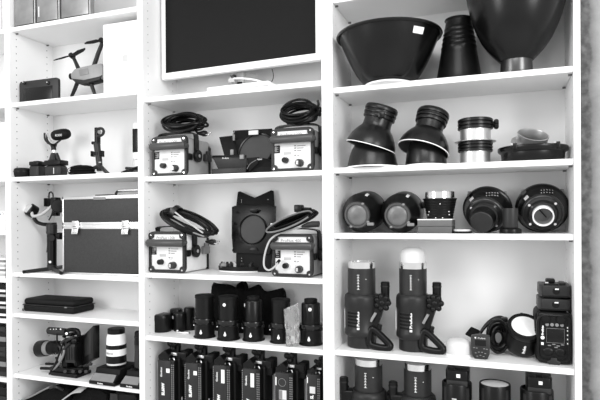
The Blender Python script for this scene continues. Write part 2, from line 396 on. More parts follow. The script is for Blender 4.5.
a = at(103.2, 60, .045); b = at(141.5, 60, .045); zt = at(103.2, 24.6, .045).z-Z['A1']; w = min(b.x, X['Ar']-.002)-a.x
t = thing('carton', 'tall plain white product box with a faint grey emblem beside the drone', 'box', (a.x+w/2, .045, Z['A1']))
MB(WPL).b2((-w/2, 0, 0), (w/2, .19, zt-.001), .0025).build('carton', t)
c = at(125.3, 58, .045); lx, lz = c.x-(a.x+w/2), c.z-Z['A1']
q = MB(mat('emblem_grey', .5, .4)); q.M = MX.Translation((lx, 0, lz))
r = .016     # fruit-shaped emblem: two overlapping lobes with a bite, and a leaf
pts = []
for i in range(40):
    A = 2*PI*i/40; rr = r*(1 - .13*math.exp(-((A-PI/2)/.35)**2) - .08*math.exp(-((A-3*PI/2)/.3)**2))
    x, zz = rr*math.cos(A)*1.0, rr*math.sin(A)*1.02
    dx, dz = x-r*1.28, zz-r*.12; dd = math.hypot(dx, dz)
    if dd < r*.52: x, zz = r*1.28+dx/dd*r*.52, r*.12+dz/dd*r*.52
    pts.append((x, -.0006, zz))
q.prism(pts, (0, .0008, 0)); q.prism([(.001, -.0006, r*1.02), (.002, -.0006, r*1.3), (.008, -.0006, r*1.5), (.007, -.0006, r*1.2)], (0, .0008, 0))
q.build('emblem', t)

# ================================================================== A2 lens pouches, microphone, grip
s = Spot(23, .05, 'A2', 'lens_pouch', 'low round black pouch at the left end of the microphone shelf', 'pouch')
q = MB(BLKM); q.lathe([(0, 0)] + s.prof([(8, ('z', 0)), (9.3, 175), (9.6, 172), (9.2, 169.5), (7, 168.2), (0, 167.6)]), 28); q.build('body', s.t)
MB(BLK).lathe(s.prof([(9.62, 172.6), (9.95, 172.3), (9.95, 171.5), (9.6, 171.2)]), 28).build('zip', s.t)
def squarecase(px, Y, hw, pyt, pyl, label, name='lens_case', dpt=1.0):
    s = Spot(px, Y, 'A2', name, label, 'lens case'); w = hw*s.kr*2; zt = s.h(pyt); zl = s.h(pyl)
    MB(DGR).box((0, 0, zl/2), (w*.96, w*dpt*.94, zl), w*.14, 4).build('body', s.t)
    l = MB(BLK); l.box((0, 0, (zl+zt)/2), (w*.975, w*dpt*.965, zt-zl), min(.005, (zt-zl)*.4), 3); lo = l.build('lid', s.t)
    MB(BLKM).box((0, 0, zt+.001), (w*.5, w*.5, .004), .0015).build('lid_boss', lo)
    return s, w, zl
squarecase(38, .055, 6.8, 161.8, 166, 'small square black lens case between the round pouch and the larger case')
s, w, zl = squarecase(56.3, .055, 11.6, 160.6, 165.6, 'larger square black lens case with a small pale tag below the microphone', dpt=.6)
q = MB(PGR); q.b2((w*.10, -w*.2835, zl*.2), (w*.14, -w*.280, zl*.75)); q.build('tag', s.t)
s = Spot(53.5, .14, 'A2', 'microphone', 'short black camera microphone with foam windscreen in a shock mount on a small tripod', 'microphone')
p = s.p; k = s.k
a, b = p(53.5, 135.8), p(69.6, 133.2)
q = MB(BLKM); L = (b-a).length; R = 5.4*k
pr = [(0, 0), (R*.62, 0), (R*.8, L*.03), (R*.95, L*.14), (R, L*.3), (R*1.02, L*.5), (R*1.0, L*.68), (R*.93, L*.8), (R*.76, L*.91), (R*.45, L*.98), (0, L)]
q.lathe(pr, 24, axis_mx(a, b)); fo = q.build('windscreen', s.t)
q = MB(WPT); q.text('RODE', p(58.5, 135.2, -R-.0006), 8*k, None, 0, None); q.build('lettering', fo)
q = MB(DGR)
q.tube(spl([p(44.5, 133), p(45, 139), p(48, 143), p(53, 145), (p(58, 142)), p(61, 139.5)]), .95*k, 8); q.tube(spl([p(47.5, 134, .02), p(47, 139, .02), p(50, 143.5, .02), p(54, 145, .02)]), .9*k, 8)
q.build('shock_mount', s.t)
q = MB(LGR); q.tube(spl([p(47.5, 133.2), p(48.4, 137), p(51, 141)]), .7*k, 8); q.build('mount_arm', s.t)
q = MB(BLK); q.cyl(p(53.5, 144.2), p(53.5, 147), 3.6*k, 2.6*k); q.cyl(p(53.5, 147), p(53.8, 150), 2.4*k); q.build('shoe', s.t)
q = MB(ALU); q.cyl(p(53.8, 150), p(53.8, 154.5), 1.3*k); q.build('neck', s.t)
q = MB(BLK); q.ball(p(54, 156), 2.5*k); q.cyl(p(54, 156), p(54.5, 160), 2.2*k); q.build('ball_head', s.t)
z0 = 0
for dx, dy in ((-.055, .0), (.05, .02), (.012, -.03)):
    MB(DGR).tube([p(54.3, 153.5)+V((dx*.15, dy*.15, 0)), V((p(54.3, 160).x+dx, dy, .004))], [2.0*k, 1.3*k], 8).build('leg', s.t)

s = Spot(82, .06, 'A2', 'soft_pouch', 'flat black drawstring pouch lying beside the slim stick grip', 'pouch')
p = s.p
q = MB(CLOTH)
for i, (x0, x1, py, hh) in enumerate(((69.5, 95, 172.5, .012), (70.5, 94, 169.5, .011), (71.5, 92, 166.8, .012))):
    a, b = p(x0, py), p(x1, py); zc = .011+i*.011
    q.ball(((a.x+b.x)/2, 0, zc), 1, ((b.x-a.x)/2, .035, hh), 24)
q.build('fabric', s.t, jit=.0012)
MB(BLK).tube(spl([p(69.5, 168), p(67.5, 170, -.02), p(70, 174, -.035), p(75, 173, -.03)]), .0016, 6).build('drawstring', s.t)

s = Spot(99, .11, 'A2', 'stick_gimbal', 'slim upright black stick grip on three short splayed legs', 'camera grip')
p = s.p; k = s.k
q = MB(DGR); q.tube([p(99.8, 171), p(99, 160), p(97.6, 150), p(96.8, 143)], [3.0*k, 3.1*k, 3.2*k, 3.3*k], 14); q.build('handle', s.t)
q = MB(BLK); q.b2(p(94.2, 144, -.012), p(100.8, 128, .012), .003); q.build('head', s.t)
q = MB(DGR); q.tube(spl([p(97, 129, -.016), p(101.5, 128.5, -.016), p(103.6, 131, -.016), p(102.5, 134.5, -.016), p(98, 136.5, -.016)]), 1.4*k, 8); q.build('head_loop', s.t)
q = MB(MGR); q.cyl(p(99.5, 132, -.016), p(99.5, 132, -.022), 1.9*k); q.build('head_lens', s.t)
q = MB(BLK); q.cyl(p(92.3, 143), p(95, 143), 1.6*k); q.build('side_knob', s.t)
q = MB(BLK); q.b2(p(90.5, 156.5, -.014), p(95, 151.5, .012), .002); q.b2(p(100, 156.5, -.014), p(104, 151, .012), .002); q.b2(p(93, 155.5, -.016), p(102, 152.5, .016), .002); q.build('phone_clamp', s.t)
q = MB(LGR); q.b2(p(98.6, 162.8, -.0135), p(101.2, 161.8, -.01)); q.build('button', s.t)
for dx, dy in ((-.075, -.05), (.075, -.045), (.01, .06)):
    MB(DGR).tube([p(99.8, 170)+V((dx*.08, dy*.08, .016)), V((p(99.8, 171).x+dx, dy, .0045))], [2.0*k, 1.2*k], 8).build('leg', s.t)

s = Spot(131, .045, 'A2', 'folded_clamp', 'black folded clamp lying at the right end of the microphone shelf', 'clamp')
p = s.p; k = s.k
q = MB(BLK); q.tube([p(121.5, 172.6), p(128, 170.6), p(139, 167.2)], [1.0*k, 1.6*k, 1.7*k], 8); q.build('arm', s.t)
q = MB(DGR); q.tube([p(126, 168.2, .015), p(139, 169, .015)], 1.5*k, 8); q.build('rod', s.t)
q = MB(BLK); q.b2((p(128, 170).x, -.012, 0), (p(139.5, 170).x, .025, .013), .003); q.build('base', s.t)
q = MB(BLK); q.cyl(p(130, 171, -.014), p(130, 171, -.024), 1.6*k); q.build('screw', s.t)

s = Spot(139, .14, 'A2', 'handheld_device', 'white handheld device with a black face half hidden by the shelf side', 'device')
p = s.p; k = s.k; cx = s.p(135.6, 150).x+.021
zt = s.h(123)
MB(WPL).box((cx, 0, zt*.64), (.042, .05, zt*.72), .012, 4).build('body', s.t)
MB(BLK).b2((cx-.0185, -.0265, zt*.42), (cx+.0185, -.02, zt*.88), .004).build('face', s.t)
MB(WPL).lathe([(0, 0), (.024, 0), (.024, .012), (.018, zt*.28), (0, zt*.3)], 24, MX.Translation((cx, 0, 0))).build('stand', s.t)
MB(PGR).tube(spl([(cx-.022, -.01, zt*.36), (cx-.029, -.012, zt*.2), (cx-.026, -.015, zt*.1), (cx-.01, -.027, .004)]), .002, 6).build('cord', s.t)

# ================================================================== A3 gimbal and case
s = Spot(51, .10, 'A3', 'gimbal', 'black motorised camera gimbal standing on spread tripod legs beside the aluminium case', 'gimbal')
p = s.p; k = s.k
q = MB(BLK); q.cyl(p(52, 266), p(51.7, 224.5), 4.4*k, 4.8*k, bev=.003); q.build('grip', s.t)
q = MB(DGR); q.cyl(p(51.7, 234), p(51.7, 224), 5.2*k, bev=.003); q.b2(p(46.5, 226, -.014), p(57, 222.5, .018), .002); q.build('grip_collar', s.t)
q = MB(DGR); q.cyl(p(52, 265), p(52, 270), 4.6*k); q.build('leg_collar', s.t)
q = MB(BLK); q.cyl(p(51.5, 238, -.012), p(51.5, 238, -.026), 3.4*k, bev=.002); q.cyl(p(58, 236), p(61.8, 236), 3.4*k, bev=.002); q.each('control_wheel', s.t)
q = MB(ALU); q.cyl(p(50, 262, -.022), p(50, 262, -.026), 1.1*k); q.build('lock_button', s.t)
q = MB(BLK); q.cyl(p(48.5, 241, -.008), p(47.6, 252.5, -.016), 1.2*k); q.build('trigger', s.t)
q = MB(BLK); a, b = p(28.5, 208.5, -.02), p(35.5, 213, .01); q.cyl(a, b, 6.4*k, bev=.004, seg=28); q.build('roll_motor', s.t)
MB(ALU).cyl(p(28.0, 208.2, -.023), p(29.5, 209.1, -.015), 4.8*k).build('motor_cap', s.t.children[-1] if False else [c for c in s.t.children if c.name.startswith('roll_motor')][0])
q = MB(LGR); q.tube(spl([p(32, 211, -.02), p(33, 216, -.024), p(41, 214.5, -.02), p(48, 209.5, -.014), p(53.5, 204.5, -.008)]), 1.5*k, 10); q.build('roll_arm', s.t)
q = MB(BLK); q.tube(spl([p(34, 218), p(37, 222), p(42, 224), p(47, 224.5)]), 1.9*k, 10); q.build('yaw_arm', s.t)
q = MB(BLK); q.cyl(p(58, 206, -.02), p(58.5, 207, .025), 6.6*k, bev=.004, seg=28); q.build('tilt_motor', s.t)
q = MB(BLK); q.b2(p(44.3, 206.5, -.015), p(50, 198.3, .02), .003); q.b2(p(50, 205, -.01), p(61, 197.5, .025), .003); q.b2(p(51.5, 216, -.008), p(60.5, 211, .02), .003); q.build('camera_cradle', s.t)
q = MB(BLK); q.tube(spl([p(49, 199), p(49.2, 193.5), p(51.2, 192), p(52.9, 194.5), p(53, 200)]), .75*k, 8); q.build('cable_loop', s.t)
MB(BLK).tube(spl([p(53, 206, -.016), p(52, 214, -.02), p(49, 220, -.016)]), .7*k, 8).build('cable', s.t)
for tx, ty in ((23, 272), (61.3, 273.2), (66, 266)):
    e = onz(tx, ty, Z['A3']+.006)-s.loc; c = p(52, 268.5); d = (e-c)
    l = MB(DGR).tube([c+d*.05, e-d*.08], [2.1*k, 1.7*k], 10).build('leg', s.t)
    MB(BLKM).tube([e-d*.08, e], 1.7*k, 10).build('rubber_foot', l)

Y = .016; x0 = at(62.3, 240, Y).x; x1 = X['Ar']-.0015; z0 = Z['A3']; zt = at(62.3, 196.5, Y).z-z0; w = x1-x0; dp = .20
t = thing('flight_case', 'dark grey equipment case with aluminium edges and two latches', 'case', ((x0+x1)/2, Y, z0)); hw = w/2
zm0, zm1 = at(62.3, 228.3, Y).z-z0, at(62.3, 223, Y).z-z0
MB(CASE).b2((-hw+.003, .003, .003), (hw-.003, dp-.003, zm0), .001).build('body', t)
MB(CASE).b2((-hw+.003, .003, zm1), (hw-.003, dp-.003, zt-.003), .001).build('lid', t)
q = MB(ALU); e = .0075
for (za, zb) in ((0, .009), (zm0-.003, (zm0+zm1)/2-.0015), ((zm0+zm1)/2+.0015, zm1+.003), (zt-.014, zt)):
    q.b2((-hw, 0, za), (hw, .004, zb), .0012); q.b2((-hw, dp-.004, za), (hw, dp, zb), .0012)
    for sx in (-1, 1): q.b2((sx*hw, 0, za), (sx*(hw-.004), dp, zb), .0012)
for sx in (-1, 1):
    for yy in (0, dp):
        q.b2((sx*hw, yy, 0), (sx*(hw-e), yy+(.004 if yy == 0 else -.004), zt), .0012)
q.b2((-hw+.001, .001, zm0-.001), (hw-.001, .003, zm1+.001)); q.b2((-hw, 0, zt-.004), (hw, dp, zt-.001), .001)
q.build('edge_frame', t)
for px in (76.3, 126.2):
    cx = at(px, 226, Y).x-(x0+x1)/2; zc = (zm0+zm1)/2
    q = MB(ALU); q.box((cx, -.004, zc+.012), (.036, .008, .018), .003); q.box((cx, -.005, zc-.004), (.040, .010, .018), .003); q.tube([(cx-.014, -.006, zc-.012), (cx-.014, -.011, zc-.034), (cx+.014, -.011, zc-.034), (cx+.014, -.006, zc-.012)], .003, 8)
    q.box((cx, -.006, zc-.024), (.027, .006, .020), .002); l = q.build('latch', t)
    MB(DGR).b2((cx-.010, -.0105, zc-.004), (cx+.010, -.0095, zc-.001)).build('latch_slot', l)
for sx in (-1, 1):
    q = MB(CHR); q.cyl((sx*(hw-.01), -.002, (zm0+zm1)/2), (sx*(hw-.01), .001, (zm0+zm1)/2), .004); q.build('rivet', t)
cx = at(99.5, 198, Y).x-(x0+x1)/2
MB(MGR).b2((cx-.032, -.002, zt-.018), (cx+.032, .002, zt-.006), .002).build('name_plate', t)
hx0, hx1 = at(101.5, 195, Y).x-(x0+x1)/2, at(133, 195, Y).x-(x0+x1)/2
q = MB(DGR); q.tube(spl([(hx0, .09, zt), (hx0+.004, .09, zt+.016), (hx0+.025, .09, zt+.023), (hx1-.03, .09, zt+.024), (hx1-.006, .09, zt+.016), (hx1, .09, zt)]), .0055, 10); h = q.build('handle', t)
MB(ALU).tube([(hx0+.02, .083, zt+.024), (hx1-.035, .083, zt+.025)], .006, 10).build('handle_grip', h)
q = MB(BLK); q.b2((cx-.05, .03, zt-.001), (cx+.03, .07, zt+.006), .002); q.build('handle_plate', t)

# ================================================================== A4 zip case
Yz = .060
x0, x1 = at(22.9, 306, Yz).x, at(73.5, 306, Yz).x; w = x1-x0; dp = .135; xc = (x0+x1)/2; zt = .060
t = thing('zip_case', 'flat black hard shell zip case alone on its shelf', 'case', (xc, Yz+dp/2, Z['A4']))
q = MB(BLKM); q.box((0, 0, zt*.26), (w, dp, zt*.51), zt*.16, 4); q.build('lower_shell', t)
q = MB(BLKM); q.box((0, 0, zt*.76), (w*.995, dp*.99, zt*.48), zt*.23, 5); q.build('upper_shell', t)
q = MB(DGR); q.box((0, 0, zt*.515), (w+.003, dp+.003, .004), .0018); q.build('zip', t)
q = MB(MGR); q.box((w*.36, -dp/2-.003, zt*.5), (.014, .003, .005), .001); q.build('zip_puller', t)
MB(BLK).tube(spl([(-w/2+.003, -.03, zt*.55), (-w/2-.004, -.05, zt*.4), (-w/2-.004, -.064, .012), (-w/2+.004, -.070, .004)]), .0025, 8).build('wrist_cord', t)

# ================================================================== A5 camera rig and lenses
s = Spot(68, .09, 'A5', 'video_camera', 'black rigged cinema camera with hooded lens pointing left', 'video camera')
p = s.p; k = s.k
a, b = p(39.5, 348.8), p(67, 346.5)
q = MB(BLK); L = (b-a).length; q.lathe([(0, .012), (7.6*k, .012), (8.3*k, 0), (8.4*k, .006), (8.0*k, 9.5*k), (0, 9.6*k)], 36, axis_mx(a, b)); q.build('lens_hood', s.t)
q = MB(MGR); q.lathe([(0, 9.5*k), (7.2*k, 9.5*k), (7.2*k, 15*k), (0, 15.1*k)], 36, axis_mx(a, b)); q.build('focus_ring', s.t)
q = MB(BLK)
pr = [(0, 14.9*k)]
for i in range(9):
    z = 15*k+i*1.7*k; r = (7.0 if i < 5 else 6.4)*k
    pr += [(r, z), (r, z+1.2*k), (r*.95, z+1.25*k), (r*.95, z+1.65*k)]
pr += [(0, L)]
q.lathe(pr, 36, axis_mx(a, b))
q.use(WPT)
for i in range(12):
    A = -PI/2 + (i-5)*.22; z = (18 + (i*7 % 9))*k
    q.box((0, 0, 0), (.0012, .0035, .0008), mx=axis_mx(a, b) @ MX.Translation((7.05*k*math.sin(A*1.0), -7.05*k*math.cos(A*.3), z)))
q.build('lens_barrel', s.t)
q = MB(BLK); q.cyl(p(56, 357, -.01), p(58, 365, -.005), 1.0*k); q.cyl(p(57, 342, -.02), p(57, 333.5, -.015), .9*k); q.each('lens_lever', s.t)
q = MB(BLK); q.b2(p(61, 367, -.035), p(80, 336, .045), .005); q.build('body', s.t)
q = MB(DGR); q.b2(p(65, 362.5, -.038), p(76, 344, -.03), .003); q.use(BLK)
for i in range(4): q.b2(p(66+i*2.5, 360, -.0395), p(67.6+i*2.5, 347, -.036), .0008)
q.build('side_panel', s.t)
q = MB(MGR); q.tube(spl([p(61, 342, -.03), p(64, 350, -.04), p(62, 358, -.045), p(57, 366, -.045), p(50.5, 372, -.04), p(49.5, 376, -.035)]), 1.1*k, 8); q.build('cable', s.t)
MB(BLK).tube(spl([p(64, 341, -.036), p(60, 352, -.046), p(55, 364, -.05), p(49.4, 374, -.045)]), .9*k, 8).build('cable', s.t)
q = MB(DGR)
for a_, b_ in (((61, 343), (66, 339)), ((63, 350), (70, 343)), ((60, 346), (63, 356)), ((66, 341), (74, 337))): q.tube([p(*a_, -.04), p(*b_, -.042)], 1.3*k, 8)
q.build('cage', s.t)
a, b = p(49, 330.5), p(66.5, 332.2)
q = MB(DGR); q.tube([a, (a+b)/2, b], [3.6*k, 3.9*k, 3.7*k], 16); q.cyl(a+(a-b)*.06, a, 2.4*k); t1 = q.build('viewfinder', s.t)
q = MB(WPT)
for x in (50.5, 53.6, 56.2, 60.6): q.ball(p(x, 329.2, -.0155), .0032 if x != 60.6 else .0048, (1, .5, .8), 10)
q.build('buttons', t1)
q = MB(BLK); q.tube(spl([p(64, 337), p(67, 331), p(72, 329.6), p(78, 331), p(79, 337)]), 2.0*k, 10); q.b2(p(66, 336.5, -.02), p(79, 331.5, .03), .004); q.ball(p(75, 340.5, -.03), 3.6*k); q.build('top_handle', s.t)
q = MB(ALU); q.cyl(p(66.5, 333.6, -.02), p(66.5, 333.6, -.028), 1.2*k); q.cyl(p(62, 340.5, -.04), p(63.5, 338.5, -.045), .9*k); q.each('screw', s.t)
# battery plate: a panel standing behind the body, turned to the front
q = MB(BLK); P = [p(82, 365, .0), p(92.8, 359, -.05), p(92.8, 325.5, -.05), p(82, 336.5, .0)]; off = V((.010, .016, 0))
q.hexa([*P, *[v+V((.012, .03, 0)) for v in P]], .004); bt = q.build('battery_plate', s.t)
def onq(u, v, o=-.002): a_ = P[0].lerp(P[1], u); b_ = P[3].lerp(P[2], u); return a_.lerp(b_, v)+V((-.001, o, 0))
q = MB(DGR); Q = [onq(.3, .22), onq(.86, .2), onq(.86, .86), onq(.3, .82)]; q.hexa([*Q, *[v+V((.002, .004, 0)) for v in Q]], .001); q.build('battery', bt)
q = MB(BLK); q.b2(p(77, 367, -.028), p(84.5, 334, .04), .004); q.build('rear_block', s.t)
q = MB(BLK)
q.cyl(p(41, 368.3, -.03), p(84, 369.5, -.03), 1.5*k); q.cyl(p(46, 363.8, .03), p(84, 365, .03), 1.4*k)
q.each('rod', s.t)
zb = p(60, 372).z
q = MB(BLK); q.b2((p(59, 370).x, -.05, .0), (p(85, 370).x, .04, .016), .003); q.b2((p(57, 370).x, -.044, .016), (p(83, 370).x, .04, p(60, 364.5).z), .003); q.build('base_plate', s.t)
q = MB(DGR)
for x in (65, 73, 80, 86): q.cyl(p(x, 371.5, -.05), p(x, 371.5, -.06), 1.7*k, bev=.001)
q.each('clamp_knob', s.t)
q = MB(DGR); q.cyl(p(84, 366, -.03), p(91, 364, -.05), 1.2*k); q.ball(p(91, 364, -.05), 1.6*k); q.build('plate_lever', s.t)

def wedge(x0, x1, py, label, clip=None):
    a = onz(x0, py, Z['A5']); Y = a.y+.003; w = at(x1, 380, Y).x-at(x0, 380, Y).x
    if clip: w = min(w, X['Ar']-.002-a.x)
    t = thing('lens_box', label, 'lens box', (a.x+w/2, Y, Z['A5']), 0, 'dark wedge fronted boxes under the lenses'); hw = w/2
    h1, h2, h3, d1, d2 = .0145, .041, .060, .028, .165
    q = MB(BLK); q.b2((-hw, 0, 0), (hw, d2, h1), .002); q.build('base', t)
    q = MB(BLKM); P = [(-hw+.002, .001, h1), (-hw+.002, d2, h1), (-hw+.006, d2, h3), (-hw+.006, d1+.012, h3), (-hw+.006, d1+.006, h2), (-hw+.006, d1, h2)]
    q.prism(P, (w-.008, 0, 0), .0015); q.build('body', t)
    q = MB(MGR); n = V((0, -(h2-h1), d1)).normalized()*.0006
    def sl(x, u): return V((x, .001+(d1-.001)*u, h1+(h2-h1)*u))+n
    Q = [sl(-hw+.003, .04), sl(hw-.010, .04), sl(hw-.012, .97), sl(-hw+.008, .97)]; q.hexa([*Q, *[v-n*2.5 for v in Q]]); q.build('label_panel', t)
    q = MB(WPT); q.text('Profoto', ((-hw*.1 if not clip else hw*.0), -.0008, h1*.5), .028, .0065, 0, None, .03); q.build('lettering', t)
    return t, Y, h3
t, Y, h2 = wedge(88.3, 114, 384.0, 'dark wedge fronted box under the white ringed lens')
Yl = Y+.085
lx = xat(116.5, Yl, Z['A5']+h2); K = kz(116.5, Yl); KR = kr(116.5, Yl)
zL = lambda py: at(116.5, py, Yl).z-(Z['A5']+h2)
t = thing('camera_lens', 'white telephoto lens with black rings and cap standing on a wedge fronted box', 'lens', (lx, Yl, Z['A5']+h2))
def ringpart(t, nm, m, L, seg=36):
    return MB(m).lathe([(0, L[0][1])]+L+[(0, L[-1][1])], seg).build(nm, t)
ringpart(t, 'mount', BLK, [(8.2*KR, 0), (9.6*KR, zL(365)), (9.9*KR, zL(363.4))])
ringpart(t, 'silver_ring', PGR, [(10*KR, zL(363.4)), (10*KR, zL(361.6))])
ringpart(t, 'zoom_ring', BLK, [(10.3*KR, zL(361.6)), (10.3*KR, zL(354.3))])
b = ringpart(t, 'barrel', WPL, [(10.3*KR, zL(354.3)), (10.3*KR, zL(347.8))])
q = MB(MGR)
for i in range(7): q.b2((-.018+i*.005, -10.35*KR-.0006+abs(i-3)*.0005, zL(352.4)), (-.0155+i*.005, -10.0*KR, zL(350.5)))
q.build('marking', b)
ringpart(t, 'focus_ring', BLK, [(10.4*KR, zL(347.8)), (10.4*KR, zL(343.6))])
ringpart(t, 'front_barrel', WPL, [(10.3*KR, zL(343.6)), (9.9*KR, zL(337)), (9.0*KR, zL(333.2))])
q = MB(BLK); q.lathe([(0, zL(333.2)), (8.6*KR, zL(333.2)), (8.8*KR, zL(332)), (8.8*KR, zL(328.6)), (8.2*KR, zL(328)), (0, zL(328))], 40); q.build('lens_cap', t)
t, Y, h2 = wedge(119.2, 150, 387.4, 'dark wedge fronted box cut off by the shelf side under a black lens', True)
Yl = Y+.07; PXL = 135.0; lx = xat(135.6, Yl, Z['A5']+h2)+.0225
zL = lambda py: at(PXL+3, py, Yl).z-(Z['A5']+h2)
t = thing('camera_lens', 'black lens standing half hidden behind the shelf side', 'lens', (lx, Yl, Z['A5']+h2))
R = .0225
ringpart(t, 'mount', BLK, [(R*.8, 0), (R*.95, zL(368)), (R, zL(366))]); ringpart(t, 'barrel', DGR, [(R, zL(366)), (R, zL(356)), (R*.97, zL(355.5)), (R*.97, zL(344))])
ringpart(t, 'focus_ring', BLK, [(R*1.01, zL(344)), (R*1.01, zL(336))]); ringpart(t, 'lens_cap', BLKM, [(R*.95, zL(336)), (R*.93, zL(332)), (R*.8, zL(331))])

# ================================================================== A6 bags at the bottom
def bag(pts, name, label, cell='A6', th=.15, Y=.05, m=CLOTH):
    loc = V((at(sum(x for x, y in pts)/len(pts), 395, Y).x, Y, Z[cell])); t = thing(name, label, 'bag', loc)
    P = [at(x, y, Y)-loc for x, y in pts]; lo = [P[-1].copy(), P[0].copy()]; lo[0].z = lo[1].z = 0
    MB(m).prism(P+lo, (0, th, 0), .012).build('body', t); return t, loc
Y = .05
t, loc = bag([(22, 399), (32, 396), (47, 388.5), (56, 386.5), (68, 391), (68, 400)], 'camera_bag', 'black fabric bag with a sloping top on the bottom left shelf')
MB(MGR).tube(spl([at(20, 401, Y)-loc, at(32, 396, Y-.01)-loc, at(46, 388.6, Y-.01)-loc, at(54, 386, Y)-loc]), .004, 8).build('piping', t)
MB(RUB).tube(spl([at(50, 388, Y-.02)-loc, at(56, 386.8, Y-.03)-loc, at(63, 390, Y-.02)-loc]), .006, 8).build('grab_handle', t)
t, loc = bag([(70, 399), (76, 392), (84, 389), (100, 390), (106, 395), (106, 400)], 'camera_bag', 'black bag with pale grey trim, second on the bottom left shelf')
MB(LGR).band(spl([at(62, 400, Y-.02)-loc, at(69, 395, Y-.02)-loc, at(76, 390.5, Y-.02)-loc, at(84, 389.5, Y-.01)-loc]), (0, .02, .006), .004).build('trim_strap', t)
t, loc = bag([(108, 398), (113, 393), (136, 395), (136, 400)], 'camera_bag', 'dark grey bag beside the shelf side on the bottom left shelf', m=BLKM)
MB(DGR).b2(at(110, 410, Y-.004)-loc, at(118, 394, Y)-loc, .002).build('front_pocket', t)
# ================================================================== B0 monitor
P0 = at(161.5, 80, .112); zb = P0.z
P1 = onz(321.0, 59.6, zb)                      # the other bottom corner at the same height
ux = (P1-P0).normalized(); wM = (P1-P0).length; rzM = math.atan2(ux.y, ux.x)
t = thing('computer_monitor', 'large monitor with white frame and dark screen turned slightly on its stand', 'monitor', ((P0.x+P1.x)/2, (P0.y+P1.y)/2, Z['B0']), rzM)
hb = zb-Z['B0']; HM = .42; hw = wM/2; fr = .020
q = MB(WPL); q.b2((-hw, 0, hb), (hw, .024, hb+.027), .003); q.b2((-hw, 0, hb+HM-fr), (hw, .024, hb+HM), .003)
q.b2((-hw, 0, hb+.024), (-hw+fr, .024, hb+HM-fr+.003), .003); q.b2((hw-fr-.002, 0, hb+.024), (hw, .024, hb+HM-fr+.003), .003); q.build('frame', t)
MB(TVS).b2((-hw+fr-.002, .003, hb+.025), (hw-fr, .012, hb+HM-fr+.002)).build('screen', t)
MB(PGR).b2((-hw+.006, .02, hb+.006), (hw-.006, .05, hb+HM-.006), .01).build('rear_shell', t)
tm = t; minv = MX.Rotation(-rzM, 4, 'Z') @ MX.Translation(-V(t.location))
def pm(px, py, Y): return minv @ at(px, py, Y)
nx = pm(236.5, 82, .12).x
q = MB(LGR); q.b2((nx-.016, .052, .006), (nx+.016, .066, hb+.12), .003); q.build('stand_neck', t)
q = MB(BLK); q.b2((nx-.011, .0495, .036), (nx+.011, .054, .062), .001); q.build('neck_port', t)
xa, xb = pm(209, 92, .03).x, pm(272, 86, .03).x
q = MB(WPL); q.box(((xa+xb)/2, -.005, .0085), (xb-xa, .16, .016), .004); q.lathe([(.075, .016), (.072, .024), (.05, .028), (0, .028)], 32, MX.Translation((nx, .0, 0)) @ MX.Diagonal((1.1, .8, 1, 1))); q.build('stand_foot', t)
q = MB(WPL); q.tube(spl([pm(234, 78.5, .12), pm(243, 78.5, .115), pm(255, 80, .11), pm(266, 83.5, .10), pm(274, 87.5, .09)]), .0038, 10); q.build('cable', t)
q = MB(BLK); q.tube(spl([pm(272, 69, .18), pm(273.3, 74, .18), pm(273, 79, .18), pm(270.5, 83.5, .18)]), .0016, 8); q.build('cable', t)
q = MB(LGR); q.prism([pm(227.5, 80, .12), pm(231, 75.5, .12), pm(234, 75.5, .12), pm(234, 82, .12), pm(229, 82.5, .12)], (0, .03, 0), .001)
q.use(DGR).prism([pm(230, 75.8, .118), pm(234, 74.3, .118), pm(234, 77.5, .118), pm(231, 78, .118)], (0, .02, 0), .0006); q.build('cable_clip', t)
q = MB(PGR); q.tube(spl([pm(245, 73, .19), pm(252, 73.5, .19), pm(256, 74.5, .19)]), .003, 8); q.build('connector', t)

